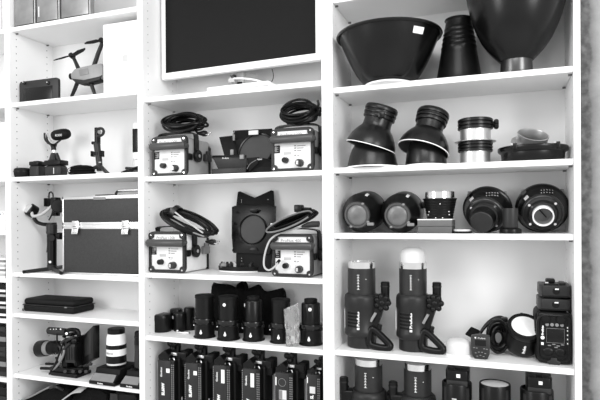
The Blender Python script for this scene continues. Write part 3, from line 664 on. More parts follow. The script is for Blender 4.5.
# ================================================================== B1 B2 lamp ballasts
def ballast(px0, px1, pyt, pyb, Y, cell, dep, label, m, words, side, tilt=0.0, silver=None):
    z0 = Z[cell]; a, b = at(px0, pyb, Y), at(px1, pyt, Y); w = b.x-a.x; h = b.z-z0-.004
    t = thing('power_pack', label, 'power pack', ((a.x+b.x)/2, Y, z0), tilt, 'lighting power packs with control panels'); hw = w/2
    u = w/36.0                                    # about a pixel
    q = MB(m); q.b2((-hw+.6*u, .010, .003), (hw-.6*u, dep, h*.97), .010, 3); body = q.build('body', t)
    q = MB(BLK); q.prism([(-hw*.9, dep-.012, .002), (hw+.001, dep-.012, .002), (hw+.002, dep-.012, h*.8), (hw*.8, dep-.012, h*.985), (-hw*.9, dep-.012, h*.985)], (0, .016, 0), .003); q.build('rear_frame', t)
    q = MB(DGR); e = 2.5*u                         # rounded frame round the panel
    def rr(x, z, r, n=5):
        L = []
        for cx_, cz_, a0 in ((x-r, z-r, 0), (-x+r, z-r, PI/2), (-x+r, -z+r, PI), (x-r, -z+r, 3*PI/2)):
            for i in range(n+1): A = a0+i*PI/2/n; L.append((cx_+r*math.cos(A), cz_+r*math.sin(A)))
        return L
    O, I = rr(hw, h/2, 4.5*u), rr(hw-e, h/2-e, 3*u); tb = bmesh.new(); n = len(O)
    lay = [[tb.verts.new((x*k_, y_, z_*k_+h/2+.002)) for x, z_ in R_] for R_, y_, k_ in ((O, .014, 1), (O, .002, 1), (O, -.001, .985), (I, -.001, 1.01), (I, .010, 1))]
    for A_, B_ in zip(lay, lay[1:]):
        for i in range(n): tb.faces.new((A_[i], A_[(i+1) % n], B_[(i+1) % n], B_[i]))
    bmesh.ops.recalc_face_normals(tb, faces=tb.faces[:]); q._add(tb)
    for sx in (-1, 1):
        for zz in (.09, .91): q.cyl((sx*(hw-2.6*u), .008, h*zz), (sx*(hw-2.6*u), -.003, h*zz), 2.7*u, seg=16, bev=.001)
    fr_ = q.build('front_frame', t)
    for sx in (-1, 1):
        for zz in (.075, .925): MB(CHR).cyl((sx*(hw-2.6*u), 0, h*zz), (sx*(hw-2.6*u), -.0045, h*zz), .75*u, seg=12).build('corner_screw', fr_)
    q = MB(PANEL); q.b2((-hw+2.4*u, .003, h*.05), (hw-2.4*u, .008, h*.95), .001)
    q.use(WPT); q.b2((-hw+6*u, .001, h*.80), (hw-6*u, .004, h*.92))
    q.use(MGR); q.text(words, (-u*1, .0005, h*.86), 18*u, 2.5*u)
    for i in range(4):
        zz = h*(.58-.055*i) if i < 3 else h*.36
        q.b2((1.5*u, .0024, zz), (3.2*u, .004, zz+.9*u)); q.b2((4*u, .0024, zz), (11*u-(i*1.7)*u, .004, zz+.6*u))
    q.use(LGR); q.b2((-7.5*u, .0024, h*.395), (-1*u, .004, h*.46))
    for i in range(3): q.b2((2.2*u, .0024, h*(.33-.07*i)), (5*u, .004, h*(.33-.07*i)+.4*u))
    pn = q.build('control_panel', t)
    q = MB(BLKG); q.b2((-hw+2.6*u, .001, h*.44), (-hw+7.4*u, .006, h*.62), .0006); q.use(MGR)
    for i in range(3): q.b2((-hw+3.6*u, -.0002, h*(.47+.05*i)), (-hw+6.2*u, .004, h*(.485+.05*i)))
    q.build('display', t)
    k1 = MB(BLK).cyl((-5.6*u, .004, h*.265), (-5.6*u, -3.4*u, h*.265), 2.5*u, 2.2*u, bev=.001).build('knob', t)
    k2 = MB(DGR).cyl((6.5*u, .004, h*.19), (6.5*u, -4*u, h*.19), 3.1*u, 2.8*u, bev=.001).build('knob', t)
    MB(CHR).box((5.6*u, -4*u, h*.19), (2.0*u, .4*u, 3.0*u)).build('knob_pointer', k2)
    q = MB(mat('handle_grey', .05, .4))
    zh = h*.735; q.tube([(-hw+1.6*u, -4.5*u, zh), (-hw+2.6*u, -4.5*u, zh), (hw+.2*u, -4.5*u, zh), (hw+1.2*u, -4.5*u, zh)], [2.4*u, 3.2*u, 3.2*u, 2.4*u], 14)
    for sx in (-1, 1):
        q.tube(spl([(sx*(hw-1*u), .006, zh+.3*u), (sx*(hw-1.2*u)+.6*u, -2.5*u, zh+.2*u), (sx*(hw-1.6*u)+1.4*u, -4.5*u, zh)]), 2.6*u, 10)
    q.build('handle', t)
    # yoke: flat black bar over the top, pivoting on the side
    yy = dep*.36; q = MB(BLK); sx = hw+.0035
    q.band(spl([(sx, yy, h*.50), (sx, yy, h*.95), (sx-.01, yy-.005, h*1.10), (0, yy-.01, h*1.13), (-sx+.01, yy-.005, h*1.10), (-sx, yy, h*.95), (-sx, yy, h*.5)], 5), (0, .016, 0), .005); q.build('yoke', t)
    q = MB(BLK); q.cyl((sx-.001, yy, h*.52), (sx+.014, yy, h*.52), 5.6*u, bev=.002, seg=24); kb = q.build('yoke_knob', t)
    MB(CHR).cyl((sx+.012, yy, h*.52), (sx+.0155, yy, h*.52), 1.5*u).build('knob_screw', kb)
    q = MB(BLK); q.b2((sx-.006, yy-.052, h*.40), (sx+.002, yy-.030, h*.56), .002); q.build('side_switch', t)
    q = MB(DGR if side == 1 else MGR); q.box((sx+.004, dep*.80, h*.52), (.022, .045, h*.2), .006, 3); q.cyl((sx+.006, dep*.80, h*.6), (sx+.006, dep*.80, h*.7), .009, bev=.002); q.build('socket', t)
    return t, w, h, u
def coil(name, label, px, py, Y, ax_, az, ang, n, r, m, spread=2.0, deep=.03, tiltd=.02, seed=1):
    """cable wound in long loops that hang over a pack; ax_, az: half length and half height in pixels"""
    k = kz(px, Y); c = at(px, py, Y); loc = V((c.x, Y, c.z)); t = thing(name, label, 'cable', loc, 0, 'coiled power cables')
    R = random.Random(seed); pts = []; seg = 22
    for j in range(n):
        fx, fz = 1-R.uniform(0, .22), 1-R.uniform(0, .45); ox, oz = R.uniform(-spread, spread)*.8, R.uniform(-spread, spread); dy = deep*((j+.5)/n*2-1)*.6+R.uniform(-.004, .004)
        for i in range(seg):
            A = 2*PI*i/seg; x, z = ax_*fx*math.cos(A)+ox, az*fz*math.sin(A)+oz
            pts.append(V(((x*math.cos(ang)+z*math.sin(ang))*k, dy+deep*.5*math.sin(A)+tiltd*math.cos(A), (-x*math.sin(ang)+z*math.cos(ang))*k)))
    q = MB(m); q.tube(spl(pts[::2], 4), r, 8); q.build('loops', t)
    return t, pts, k
def plug(t, c, d, k=1.0, m=BLK):
    c, d = V(c), V(d).normalized(); q = MB(m); q.tube([c-d*.03*k, c-d*.012*k, c, c+d*.012*k], [.004*k, .009*k, .012*k, .011*k], 12)
    pl = q.build('plug', t); sd = d.orthogonal().normalized()
    q = MB(CHR)
    for sg in (-1, 1): q.cyl(c+d*.010*k+sd*sg*.006*k, c+d*.032*k+sd*sg*.006*k, .0024*k, seg=8)
    q.build('prongs', pl)

pk1 = ballast(152, 186.6, 134, 175.2, .026, 'B1', .185, 'grey power pack with black yoke left of the folded black barn doors', PACK, 'ProFlux 1200', 1)
pk2 = ballast(271.3, 313.6, 125.5, 170, .03, 'B1', .185, 'grey power pack right of the folded black barn doors under a thick dark cable coil', PACK, 'ProFlux 1200', 1, )
pk3 = ballast(149, 184.8, 231, 272.7, .030, 'B2', .185, 'white sided power pack under a long slanting cable coil', PACKW, 'ProFlux 1200', 2)
pk4 = ballast(272.3, 312.5, 233.5, 276, .030, 'B2', .185, 'grey power pack with a pale cable plugged into its front panel', PACK, 'ProFlux 400', 2)
t, P, k = coil('power_cable', 'thick black cable coil with a two pin plug, left of the barn doors', 184.5, 122.5, .075, 20.5, 10.0, .08, 17, .0048, BLK, 2.8, .065, .0, 3)
loc = V(t.location); d = at(203.5, 133.5, .06)-loc; plug(t, d, (1, -.05, -.1)); MB(BLK).tube(spl([d+V((-.05, .01, .03)), d+V((-.035, 0, .012)), d+V((-.022, 0, .002))]), .0044, 8).build('tail', t)
t, P, k = coil('power_cable', 'thick dark cable coil heaped on the pack right of the barn doors', 299.5, 112.5, .085, 19.5, 11.0, .04, 17, .0048, BLK, 2.4, .06, .0, 5)
loc = V(t.location); MB(BLK).tube(spl([at(308, 104, .06)-loc, at(316, 107, .06)-loc, at(318.5, 104.5, .055)-loc, at(317.5, 100.5, .055)-loc]), .0046, 8).build('tail', t)
t, P, k = coil('power_cable', 'long dark cable coil slanting down across the white sided pack', 189.5, 222.5, .075, 29.5, 8.0, .40, 16, .0044, BLK, 1.8, .05, .02, 2)
loc = V(t.location); d = at(212, 242, .07)-loc; plug(t, d, (1, -.1, -.05)); 
q = MB(RUB); q.band(spl([at(170, 218, .045)-loc, at(172, 212, .04)-loc, at(177, 207.3, .05)-loc, at(181, 207.5, .08)-loc]), (.009, 0, -.006), .004); q.build('cable_tie', t)
q = MB(LGR); q.tube(spl([at(171, 209, .045)-loc, at(180, 216, .04)-loc, at(192, 225, .04)-loc, at(203, 233, .04)-loc]), .0034, 8); q.use(MGR).tube(spl([at(162.5, 216, .045)-loc, at(176, 222, .04)-loc, at(190, 231, .04)-loc, at(204, 236.5, .04)-loc]), .0034, 8); q.build('grey_strand', t)
t, P, k = coil('power_cable', 'loose dark cable loops lying on the pack beside the standing black plate', 293, 221.5, .07, 25, 6.2, -.38, 12, .0040, BLK, 1.6, .05, .02, 4)
q = MB(CABG); q.tube(spl([P[i]+V((0, -.012, .004)) for i in range(0, 22, 2)]), .0034, 8); q.build('grey_strand', t)
loc = t.location
def pl(px, py, Y): return at(px, py, Y)-V(loc)
q = MB(BLK); q.box(pl(299, 208.5, .07), (.032, .03, .028), .005); q.cyl(pl(303, 208.8, .07), pl(311.5, 209.2, .07), .006, bev=.002); q.build('plug', t)
q = MB(DGR); q.tube([pl(302, 226.5, .035), pl(308, 225, .03), pl(313, 224.2, .028), pl(319, 224, .028)], [.005, .011, .012, .011], 12); q.build('connector', t)
q = MB(LGR); q.tube(spl([pl(303, 226.5, .035), pl(292, 229.5, .03), pl(280, 233, .02), pl(271, 239, .012), pl(266.5, 248, .006), pl(264, 259, .004), pl(264.5, 267, -.002), pl(269, 270.2, -.008), pl(275, 266.5, -.008), pl(278.5, 261.5, .012)]), .0036, 8); q.build('lead', t)
q = MB(BLK); q.tube([pl(277.4, 263, .004), pl(279.3, 260.6, .020)], .006, 10); q.build('lead_plug', t)

# ================================================================== B1 barn doors
Y = .10; loc = V((xat(243, Y, Z['B1']), Y, Z['B1']))
t = thing('barn_doors', 'set of folded black barn doors with a round opening between two power packs', 'barn doors', loc)
def p(px, py, dy=0.0): return at(px, py, Y+dy)-loc
P = [p(232, 161, .02), p(233, 130.5, .07), p(272, 128.5, .07), p(277, 172.5, .02), p(243, 173.2, .02)]
q = MB(BLKM); q.prism(P, (0, .004, 0), .001); q.build('back_plate', t)
q = MB(BLKP); cc = p(256.5, 150.5, .036); nn_ = V((0, -1, .41)).normalized(); ax = axis_mx(cc-nn_*.012, cc); R = 20*kz(257, Y)
q.lathe([(R, .0), (R, .018), (R*.96, .020), (R*.90, .018), (R*.90, .0)], 48, ax); q.build('ring', t)
q = MB(mat('ring_plate_grey', .045, .5)); q.lathe([(0, .0135), (R*.91, .0135), (R*.91, .0), (0, 0)], 48, ax); q.build('ring_plate', t)
q = MB(BLKM); q.prism([p(219, 137, .01), p(233, 135.5, .04), p(238, 158, .0), p(224.5, 157, -.01)], (.0, .003, 0), .0008); fl = q.build('side_flap', t)
q = MB(BLKP); q.hexa([p(212, 158.2, -.055), p(246.5, 158.2, -.055), p(246.5, 155, -.045), p(212, 155.4, -.045), p(213, 159.2, -.05), p(246, 159, -.05), p(246, 156, -.04), p(213, 156.5, -.04)]); q.build('flap_edge', t)
q = MB(DGR); P = [p(219, 171, -.045), p(246, 171, -.045), p(246.5, 157.6, -.055), p(212.5, 157.6, -.055)]; q.hexa([*P, *[v+V((0, .004, 0)) for v in P]], .0006)
q.b2(V((p(218, 172).x, -.05, 0)), p(246, 167.5, -.046), .001); fl = q.build('bottom_flap', t)
q = MB(BLKM); P = [p(246.5, 158, -.05), p(259, 157, -.04), p(258, 163, -.04), p(249, 171, -.04)]; q.hexa([*P, *[v+V((0, .004, 0)) for v in P]]); P = [p(247, 172, -.03), p(262, 158, -.03), p(277, 160, -.01), p(277, 172, -.01)]; q.hexa([*P, *[v+V((0, .004, 0)) for v in P]]); q.build('corner_flap', t)
q = MB(WPT); q.text('Profoto', p(225.5, 158.1, -.058), 7*kz(225, Y), 1.6*kz(225, Y)); q.text('Profoto', p(259.5, 159.3, -.05), 5*kz(225, Y), 1.4*kz(225, Y), ); q.build('lettering', t)
q = MB(PGR); q.b2(p(248.5, 135, .04), p(258.5, 130.3, .046), .0006); q.build('label', t)
q = MB(MGR); q.b2(p(239.5, 159, -.062), p(244.5, 154.8, -.052), .001); q.b2(p(239, 171.5, -.05), p(245, 168, -.047), .001); q.build('hinge', t)
q = MB(MGR); q.tube(spl([p(233.5, 139, -.0), p(233, 134.5, .0), p(234.5, 131.5, .01)]), .002, 8); q.b2(p(230, 155, -.02), p(234, 149.5, -.012), .002); q.b2(p(232.6, 140.5, .0), p(235, 134.5, .005), .001); q.build('catch', t)
MB(MGR).tube(spl([p(247, 169, -.045), p(250, 164, -.045), p(256, 160, -.042)]), .0012, 6).build('flap_wire', t)
Y = .004
# ================================================================== B2 standing plate and lying tray
Y = .17; loc = V((xat(253, Y, Z['B2']), Y, Z['B2']))
t = thing('barn_doors', 'flat black barn door plate with a large round ring standing against the back', 'barn doors', loc)
q = MB(BLKM); zf = p(253, 268).z
P = [V((p(236, 268).x, .0, 0)), p(236, 207, .045), p(237.8, 191.8, .055), p(240, 191.3, .055), p(254.5, 197.8, .055), p(271, 190.2, .055), p(273.5, 190.8, .055), p(274.5, 207, .045), V((p(271, 268).x, .0, 0))]
q.prism(P, (0, .004, 0), .001); q.build('back_flap', t)
q = MB(BLKP); P = [p(233, 253, .0), p(231.6, 236, .008), p(231.8, 207, .022), p(234, 206, .022), p(238.5, 204.8, .024), p(268, 203.8, .024), p(272, 206.5, .022), p(276, 206, .022), p(275.5, 220, .016), p(275.5, 238, .008), p(269, 254, .0)]
q.prism(P, (0, .005, 0), .001); q.build('frame_plate', t)
R = 15.2*kr(253, Y); cc = p(253, 229.5, .0105); nn_ = V((0, -1, .126)).normalized(); ax = axis_mx(cc-nn_*.006, cc)
q = MB(BLK); q.lathe([(R*1.0, .0), (R*1.0, .014), (R*.97, .016), (R*.93, .014), (R*.93, 0)], 48, ax); q.build('ring', t)
q = MB(DGR); q.lathe([(0, .0075), (R*.94, .0075), (R*.94, 0), (0, 0)], 48, ax); q.build('ring_plate', t)
for py, f in ((209, 1), (251, -1)):
    q = MB(BLK); q.prism([p(248, py, -.002+.01*(f > 0)), p(258.5, py, -.002+.01*(f > 0)), p(256, py+3.5*f, -.002+.01*(f > 0)), p(250.5, py+3.5*f, -.002+.01*(f > 0))], (0, .006, 0), .001); q.build('tab', t)
q = MB(DGR)
for py in (209.5, 222, 239.5, 249): q.b2(p(232, py+2.5, -.002), p(234, py, .012), .001)
q.build('edge_catch', t)
q = MB(CHR)
for px, py in ((241.5, 200), (241.5, 202), (268, 199.5), (241.6, 258.2), (241.6, 261)): q.cyl(p(px, py, .05 if py < 210 else .004), p(px, py, .047 if py < 210 else -.002), .0014, seg=8)
q.build('rivet', t)
q = MB(WPT); q.b2(p(270.5, 227, -.004), p(274.5, 223.3, -.001)); q.build('label', t)

A_ = onz(239, 272.5, Z['B2']); Y = A_.y+.05; loc = V((xat(239, Y, Z['B2']), Y, Z['B2']))
Kd = kr(239, Y)
t = thing('diffuser_disc', 'white round disc lying flat under a dark tray of clips', 'disc', loc)
MB(WPL).lathe([(0, 0), (22*Kd, 0), (22.4*Kd, .0015), (22*Kd, .004), (0, .004)], 48, MX.Diagonal((1, .55, 1, 1))).build('disc', t)
loc = loc+V((0, .003, .0042))
t = thing('clip_tray', 'dark shallow tray holding small clamps in front of the standing plate', 'tray', loc)
q = MB(BLK); q.lathe([(0, .004), (21.6*Kd, .004), (22*Kd, .017), (23*Kd, .017), (22.6*Kd, .0), (0, 0)], 48, MX.Diagonal((1, .5, 1, 1))); q.build('tray', t)
R_ = random.Random(3)
for i in range(12):
    A = R_.uniform(0, 6.28); r_ = R_.uniform(.2, .8)
    x, y = 19*Kd*(i/5.5-1)*.95, R_.uniform(-.025, .012)
    q = MB([DGR, MGR, BLK, DGR, LGR][i % 5]); mxx = MX.Translation((x, y, .018)) @ MX.Rotation(A, 4, 'Z'); q.box((0, 0, 0), (.026, .013, .020), .004, mx=mxx); q.cyl(mxx @ V((0, 0, .008)), mxx @ V((0, 0, .016)), .005, bev=.001)
    o = thing('clamp', 'small dark clamp lying in the tray on the white disc', 'clamp', loc+V((0, 0, .0005)), 0, 'small clamps in the tray'); q.build('jaw', o)

# ================================================================== B3 round cases
def roundcase(px, pyt, pyb, hw, label, name='round_case', lid=.35, Y=None, cell='B3'):
    if Y is None:
        f = onz(px, pyb, Z[cell]); Y = f.y + hw*kr(px, f.y)
    s = Spot(px, Y, cell, name, label, 'case', 'small round black cases'); R = hw*s.kr; zt = s.h(pyt)-.2*R*0
    q = MB(BLK); q.lathe([(0, 0), (R*.95, 0), (R*.98, .003), (R*.98, zt*(1-lid)), (0, zt*(1-lid))], 36); q.build('body', s.t)
    l = MB(BLK); l.lathe([(0, zt*(1-lid)), (R, zt*(1-lid)), (R*1.015, zt*(1-lid)+.003), (R*1.01, zt-.008), (R*.94, zt-.002), (R*.8, zt), (0, zt)], 36); l.build('lid', s.t)
    return s, R, zt
s, R, zt = roundcase(162, 313.5, 333.3, 9.8, 'wide round black case first on the left of the black lamp shelf')
s, R, zt = roundcase(180.5, 312.2, 332, 7, 'narrower round black case with a small white dot beside the wide round case')
q = MB(WPT); q.cyl((-R*.95, -R*.45, zt*.72), (-R*1.02, -R*.52, zt*.72), .006, seg=16); q.build('white_dot', s.t)
roundcase(176.5, 308.5, 326, 6.5, 'round black case behind the dotted case, left one of the back pair', Y=.165)
roundcase(189.5, 307.2, 326, 5.6, 'round black case behind the dotted case, right one of the back pair', Y=.165)
# little bracket lying in front
f = onz(183, 333.5, Z['B3']); loc = V((f.x, f.y+.002, Z['B3']))
t = thing('small_bracket', 'small pale metal bracket lying in front of the dotted round case', 'bracket', loc)
q = MB(ALU); q.box((0, 0, .004), (.062, .014, .006), .002); q.build('plate', t)
q = MB(BLK); q.box((-.014, -.0005, .0072), (.02, .008, .003), .001); q.build('slot', t)
q = MB(WPL); q.ball((-.035, .012, .005), .005, (1, 1, 1)); q.build('knob', t)
def lampcan(px, top, ring, mid, bot, hwt, hwr, hwb, label, style, dots):
    f = onz(px, bot, Z['B3']); Y = f.y + hwb*kr(px, f.y)
    s = Spot(px, Y, 'B3', 'lamp_canister', label, 'canister', 'stacked black lamp canisters'); k = s.kr
    zr0, zr1, zm, zt = s.h(ring+5.5), s.h(ring), s.h(mid), s.h(top)
    def h2(py): return s.h(py)
    q = MB(BLK); q.lathe([(0, 0), (hwb*1.06*k, 0), (hwb*1.08*k, .003), (hwb*1.02*k, .006), (hwb*.97*k, .008), (hwb*.97*k, zr0-.006), (hwb*k, zr0-.004), (hwb*1.0*k, zr0), (0, zr0)], 40); b = q.build('lower_body', s.t)
    q = MB(BLKG); q.lathe([(0, zr0), (hwb*.86*k, zr0), (hwb*.86*k, zr0+.004), (hwr*k, zr0+.006), (hwr*1.02*k, zr1-.004), (hwr*k, zr1), (0, zr1)], 40); q.build('collar', s.t)
    q = MB(BLK)
    if style == 1: q.lathe([(0, zr1), (hwt*k, zr1), (hwt*k, zt-.012), (0, zt-.012)], 40)
    else: q.lathe([(0, zr1), (hwt*k, zr1), (hwt*k, zt-.020), (hwt*.94*k, zt-.016), (hwt*.72*k, zt-.014), (0, zt-.014)], 40)
    u_ = q.build('upper_body', s.t)
    q = MB(BLKM); w_ = hwt*(1.03 if style == 1 else .70)*k; z_ = zt-(.013 if style == 1 else .015)
    q.lathe([(0, z_), (w_, z_), (w_*1.01, z_+.003), (w_, zt-.002), (w_*.9, zt), (0, zt)], 40); q.build('cap', s.t)
    for ang, zz in dots:
        d = V((math.sin(ang), -math.cos(ang), 0)); z_ = h2(zz); q = MB(WPT if ang < 1.5 else BLK); rr_ = hwt*k
        q.cyl(d*(rr_*.97)+V((0, 0, z_)), d*(rr_+.0012)+V((0, 0, z_)), .0065, seg=18); q.build('sticker', u_)
    # drop shaped white mark on the lower body
    z_ = (zr0)*.42; pts = []
    for i in range(16):
        A = 2*PI*i/16; x, zz = .0052*math.cos(A), .0052*math.sin(A)
        if abs(A-PI/2) < .5: x *= .35; zz = .0125
        pts.append((x, zz))
    a0 = .15; d = V((math.sin(a0), -math.cos(a0), 0)); e_ = V((math.cos(a0), math.sin(a0), 0)); rb = hwb*.97*k
    q = MB(WPT); q.prism([d*(rb+.0016)+e_*x+V((0, 0, z_+zz)) for x, zz in pts], -d*.004); q.build('drop_mark', b)
    q = MB(ALU); c_ = V((-hwb*.93*k, -hwb*.32*k, zr0*.85)); q.cyl(c_, c_*1.0+V((-.004, -.002, 0)), .003, seg=10); q.build('latch_pin', s.t)
    for sg in (-1, 1):
        l = MB(BLK); l.box((sg*hwr*1.0*k, -.006, zr0+.003), (.010, .014, .012), .002); l.build('latch', s.t)
    return s
lampcan(204.7, 294.3, 317.5, 322, 339.2, 9.3, 10.7, 10.4, 'black lamp canister with a dark hole near its top, first of the tall stacks', 1, [(2.0, 301)])
lampcan(228.6, 295.5, 319, 323, 341.5, 9.6, 11.4, 11, 'wide topped black lamp canister with a white dot, second of the tall stacks', 1, [(.05, 303.5)])
lampcan(253.6, 296, 320.5, 325, 342.3, 8.8, 11.2, 10.6, 'narrow capped black lamp canister with its white dot at the left edge', 2, [(-1.0, 304.8)])
lampcan(281, 298.5, 322, 327, 344.3, 9.2, 11, 10.5, 'black lamp canister partly covered by the crinkled clear bag', 1, [(1.9, 305)])
lampcan(311, 298.5, 323.5, 328, 346.6, 9.4, 11.4, 11.2, 'narrow capped black lamp canister beside the shelf side, right of the clear bag', 2, [(.25, 308)])
# black cloth bag behind
Y = .175; loc = V((xat(248, Y, Z['B3']), Y, Z['B3']))
t = thing('cloth_bag', 'soft black fabric bag bunched up behind the lamp canisters', 'bag', loc)
def p(px, py, dy=0.0): return at(px, py, Y+dy)-loc
top = [(213.5, 282.2), (221, 283.5), (229, 284.5), (236, 287), (240, 282.8), (244, 283), (247, 288.2), (252, 287), (258, 284.5), (263, 287.5), (266, 291), (272, 290.5), (279, 288.5), (284, 288.3), (284.5, 296)]
tb = bmesh.new(); ny = 9; rows = []
prof_ = [(0.0, .0), (.008, .35), (.0, .7), (.012, .93), (.03, 1.0), (.045, .93), (.058, .6), (.06, 0)]
N = 48
sm_ = spl([V((x, y, 0)) for x, y in top], 4)
for j, v in enumerate(sm_):
    w_ = p(v.x, v.y, .03); rows.append([tb.verts.new((w_.x+random.uniform(-.001, .001), dy+math.sin(j*.55+f*3)*.006, w_.z*f)) for dy, f in prof_])
for a, b in zip(rows, rows[1:]):
    for i in range(len(a)-1): tb.faces.new((a[i], b[i], b[i+1], a[i+1]))
tb.faces.new(rows[0]); tb.faces.new(rows[-1][::-1]); bmesh.ops.recalc_face_normals(tb, faces=tb.faces[:])
q = MB(CLOTH); q._add(tb); q.build('fabric', t, sharp=80)
q = MB(CLOTH); q.band(spl([p(237, 288, .01), p(239, 283.5, -.005), p(243, 282, -.008), p(246, 285, 0), p(247, 290, .01)]), (0, .012, .002), .004); q.build('strap', t)
# crinkled clear bag
CLEAR = mat('clear_plastic', 0.80, 0.14, var=0.02, trans=0.82, spec=0.9)
f = onz(291, 347.5, Z['B3']); Y = f.y+.012; loc = V((f.x, Y, Z['B3']))
t = thing('plastic_bag', 'crinkled clear plastic bag standing between the canisters', 'bag', loc)
out = [(284.2, 309.5), (285, 320), (285.5, 332), (286.5, 344), (299, 341), (298.6, 325), (299.8, 312), (298, 303.2), (293, 304.8)]
tb = bmesh.new(); R_ = random.Random(5); rows = []
for j in range(11):
    v_ = j/10
    def ed(L): 
        u_ = v_*(len(L)-1); i = min(int(u_), len(L)-2); g = u_-i; return V((*L[i], 0)).lerp(V((*L[i+1], 0)), g)
    l = ed([(286.5, 346.2), (286, 338), (285.4, 326), (284.4, 316), (284, 309.2)]); r_ = ed([(298.6, 342.5), (298.8, 335), (298.6, 325), (299.6, 313), (298, 303.2)])
    row = []
    for i in range(14):
        A = 2*PI*i/14; u_ = .5-.5*math.cos(A); g = l.lerp(r_, u_); dep_ = math.sin(A)*.014*(1-.75*v_)*(1 if j else 1)
        w_ = p(g.x, g.y, 0); w_ = at(g.x, g.y, Y)-loc
        row.append(tb.verts.new(w_+V((R_.uniform(-.0016, .0016), -dep_+R_.uniform(-.004, .004)*(1 if 0 < j else .2), R_.uniform(-.0014, .0014)))))
    rows.append(row)
for a, b in zip(rows, rows[1:]):
    for i in range(14): tb.faces.new((a[i], a[(i+1) % 14], b[(i+1) % 14], b[i]))
tb.faces.new(rows[0][::-1])
zmin = min(v.co.z for v in tb.verts)
bmesh.ops.translate(tb, vec=(0, 0, max(0, .0005-zmin)), verts=tb.verts[:]); bmesh.ops.recalc_face_normals(tb, faces=tb.faces[:])
q = MB(CLEAR); q._add(tb); q.build('film', t, sharp=25)
q = MB(MGR); q.box((-.004, .002, .018), (.012, .006, .026), .002); q.use(PGR).box((.004, .0, .03), (.016, .005, .022), .002); q.build('contents', t)
q = MB(CLEAR); q.hexa([at(288.5, 346, Y-.016)-loc, at(290.5, 346, Y-.016)-loc, at(291, 341, Y-.016)-loc, at(289, 341, Y-.016)-loc, at(288.5, 346, Y-.014)-loc, at(290.5, 346, Y-.014)-loc, at(291, 341, Y-.014)-loc, at(289, 341, Y-.014)-loc]); q.use(DGR); q.build('tail', t)

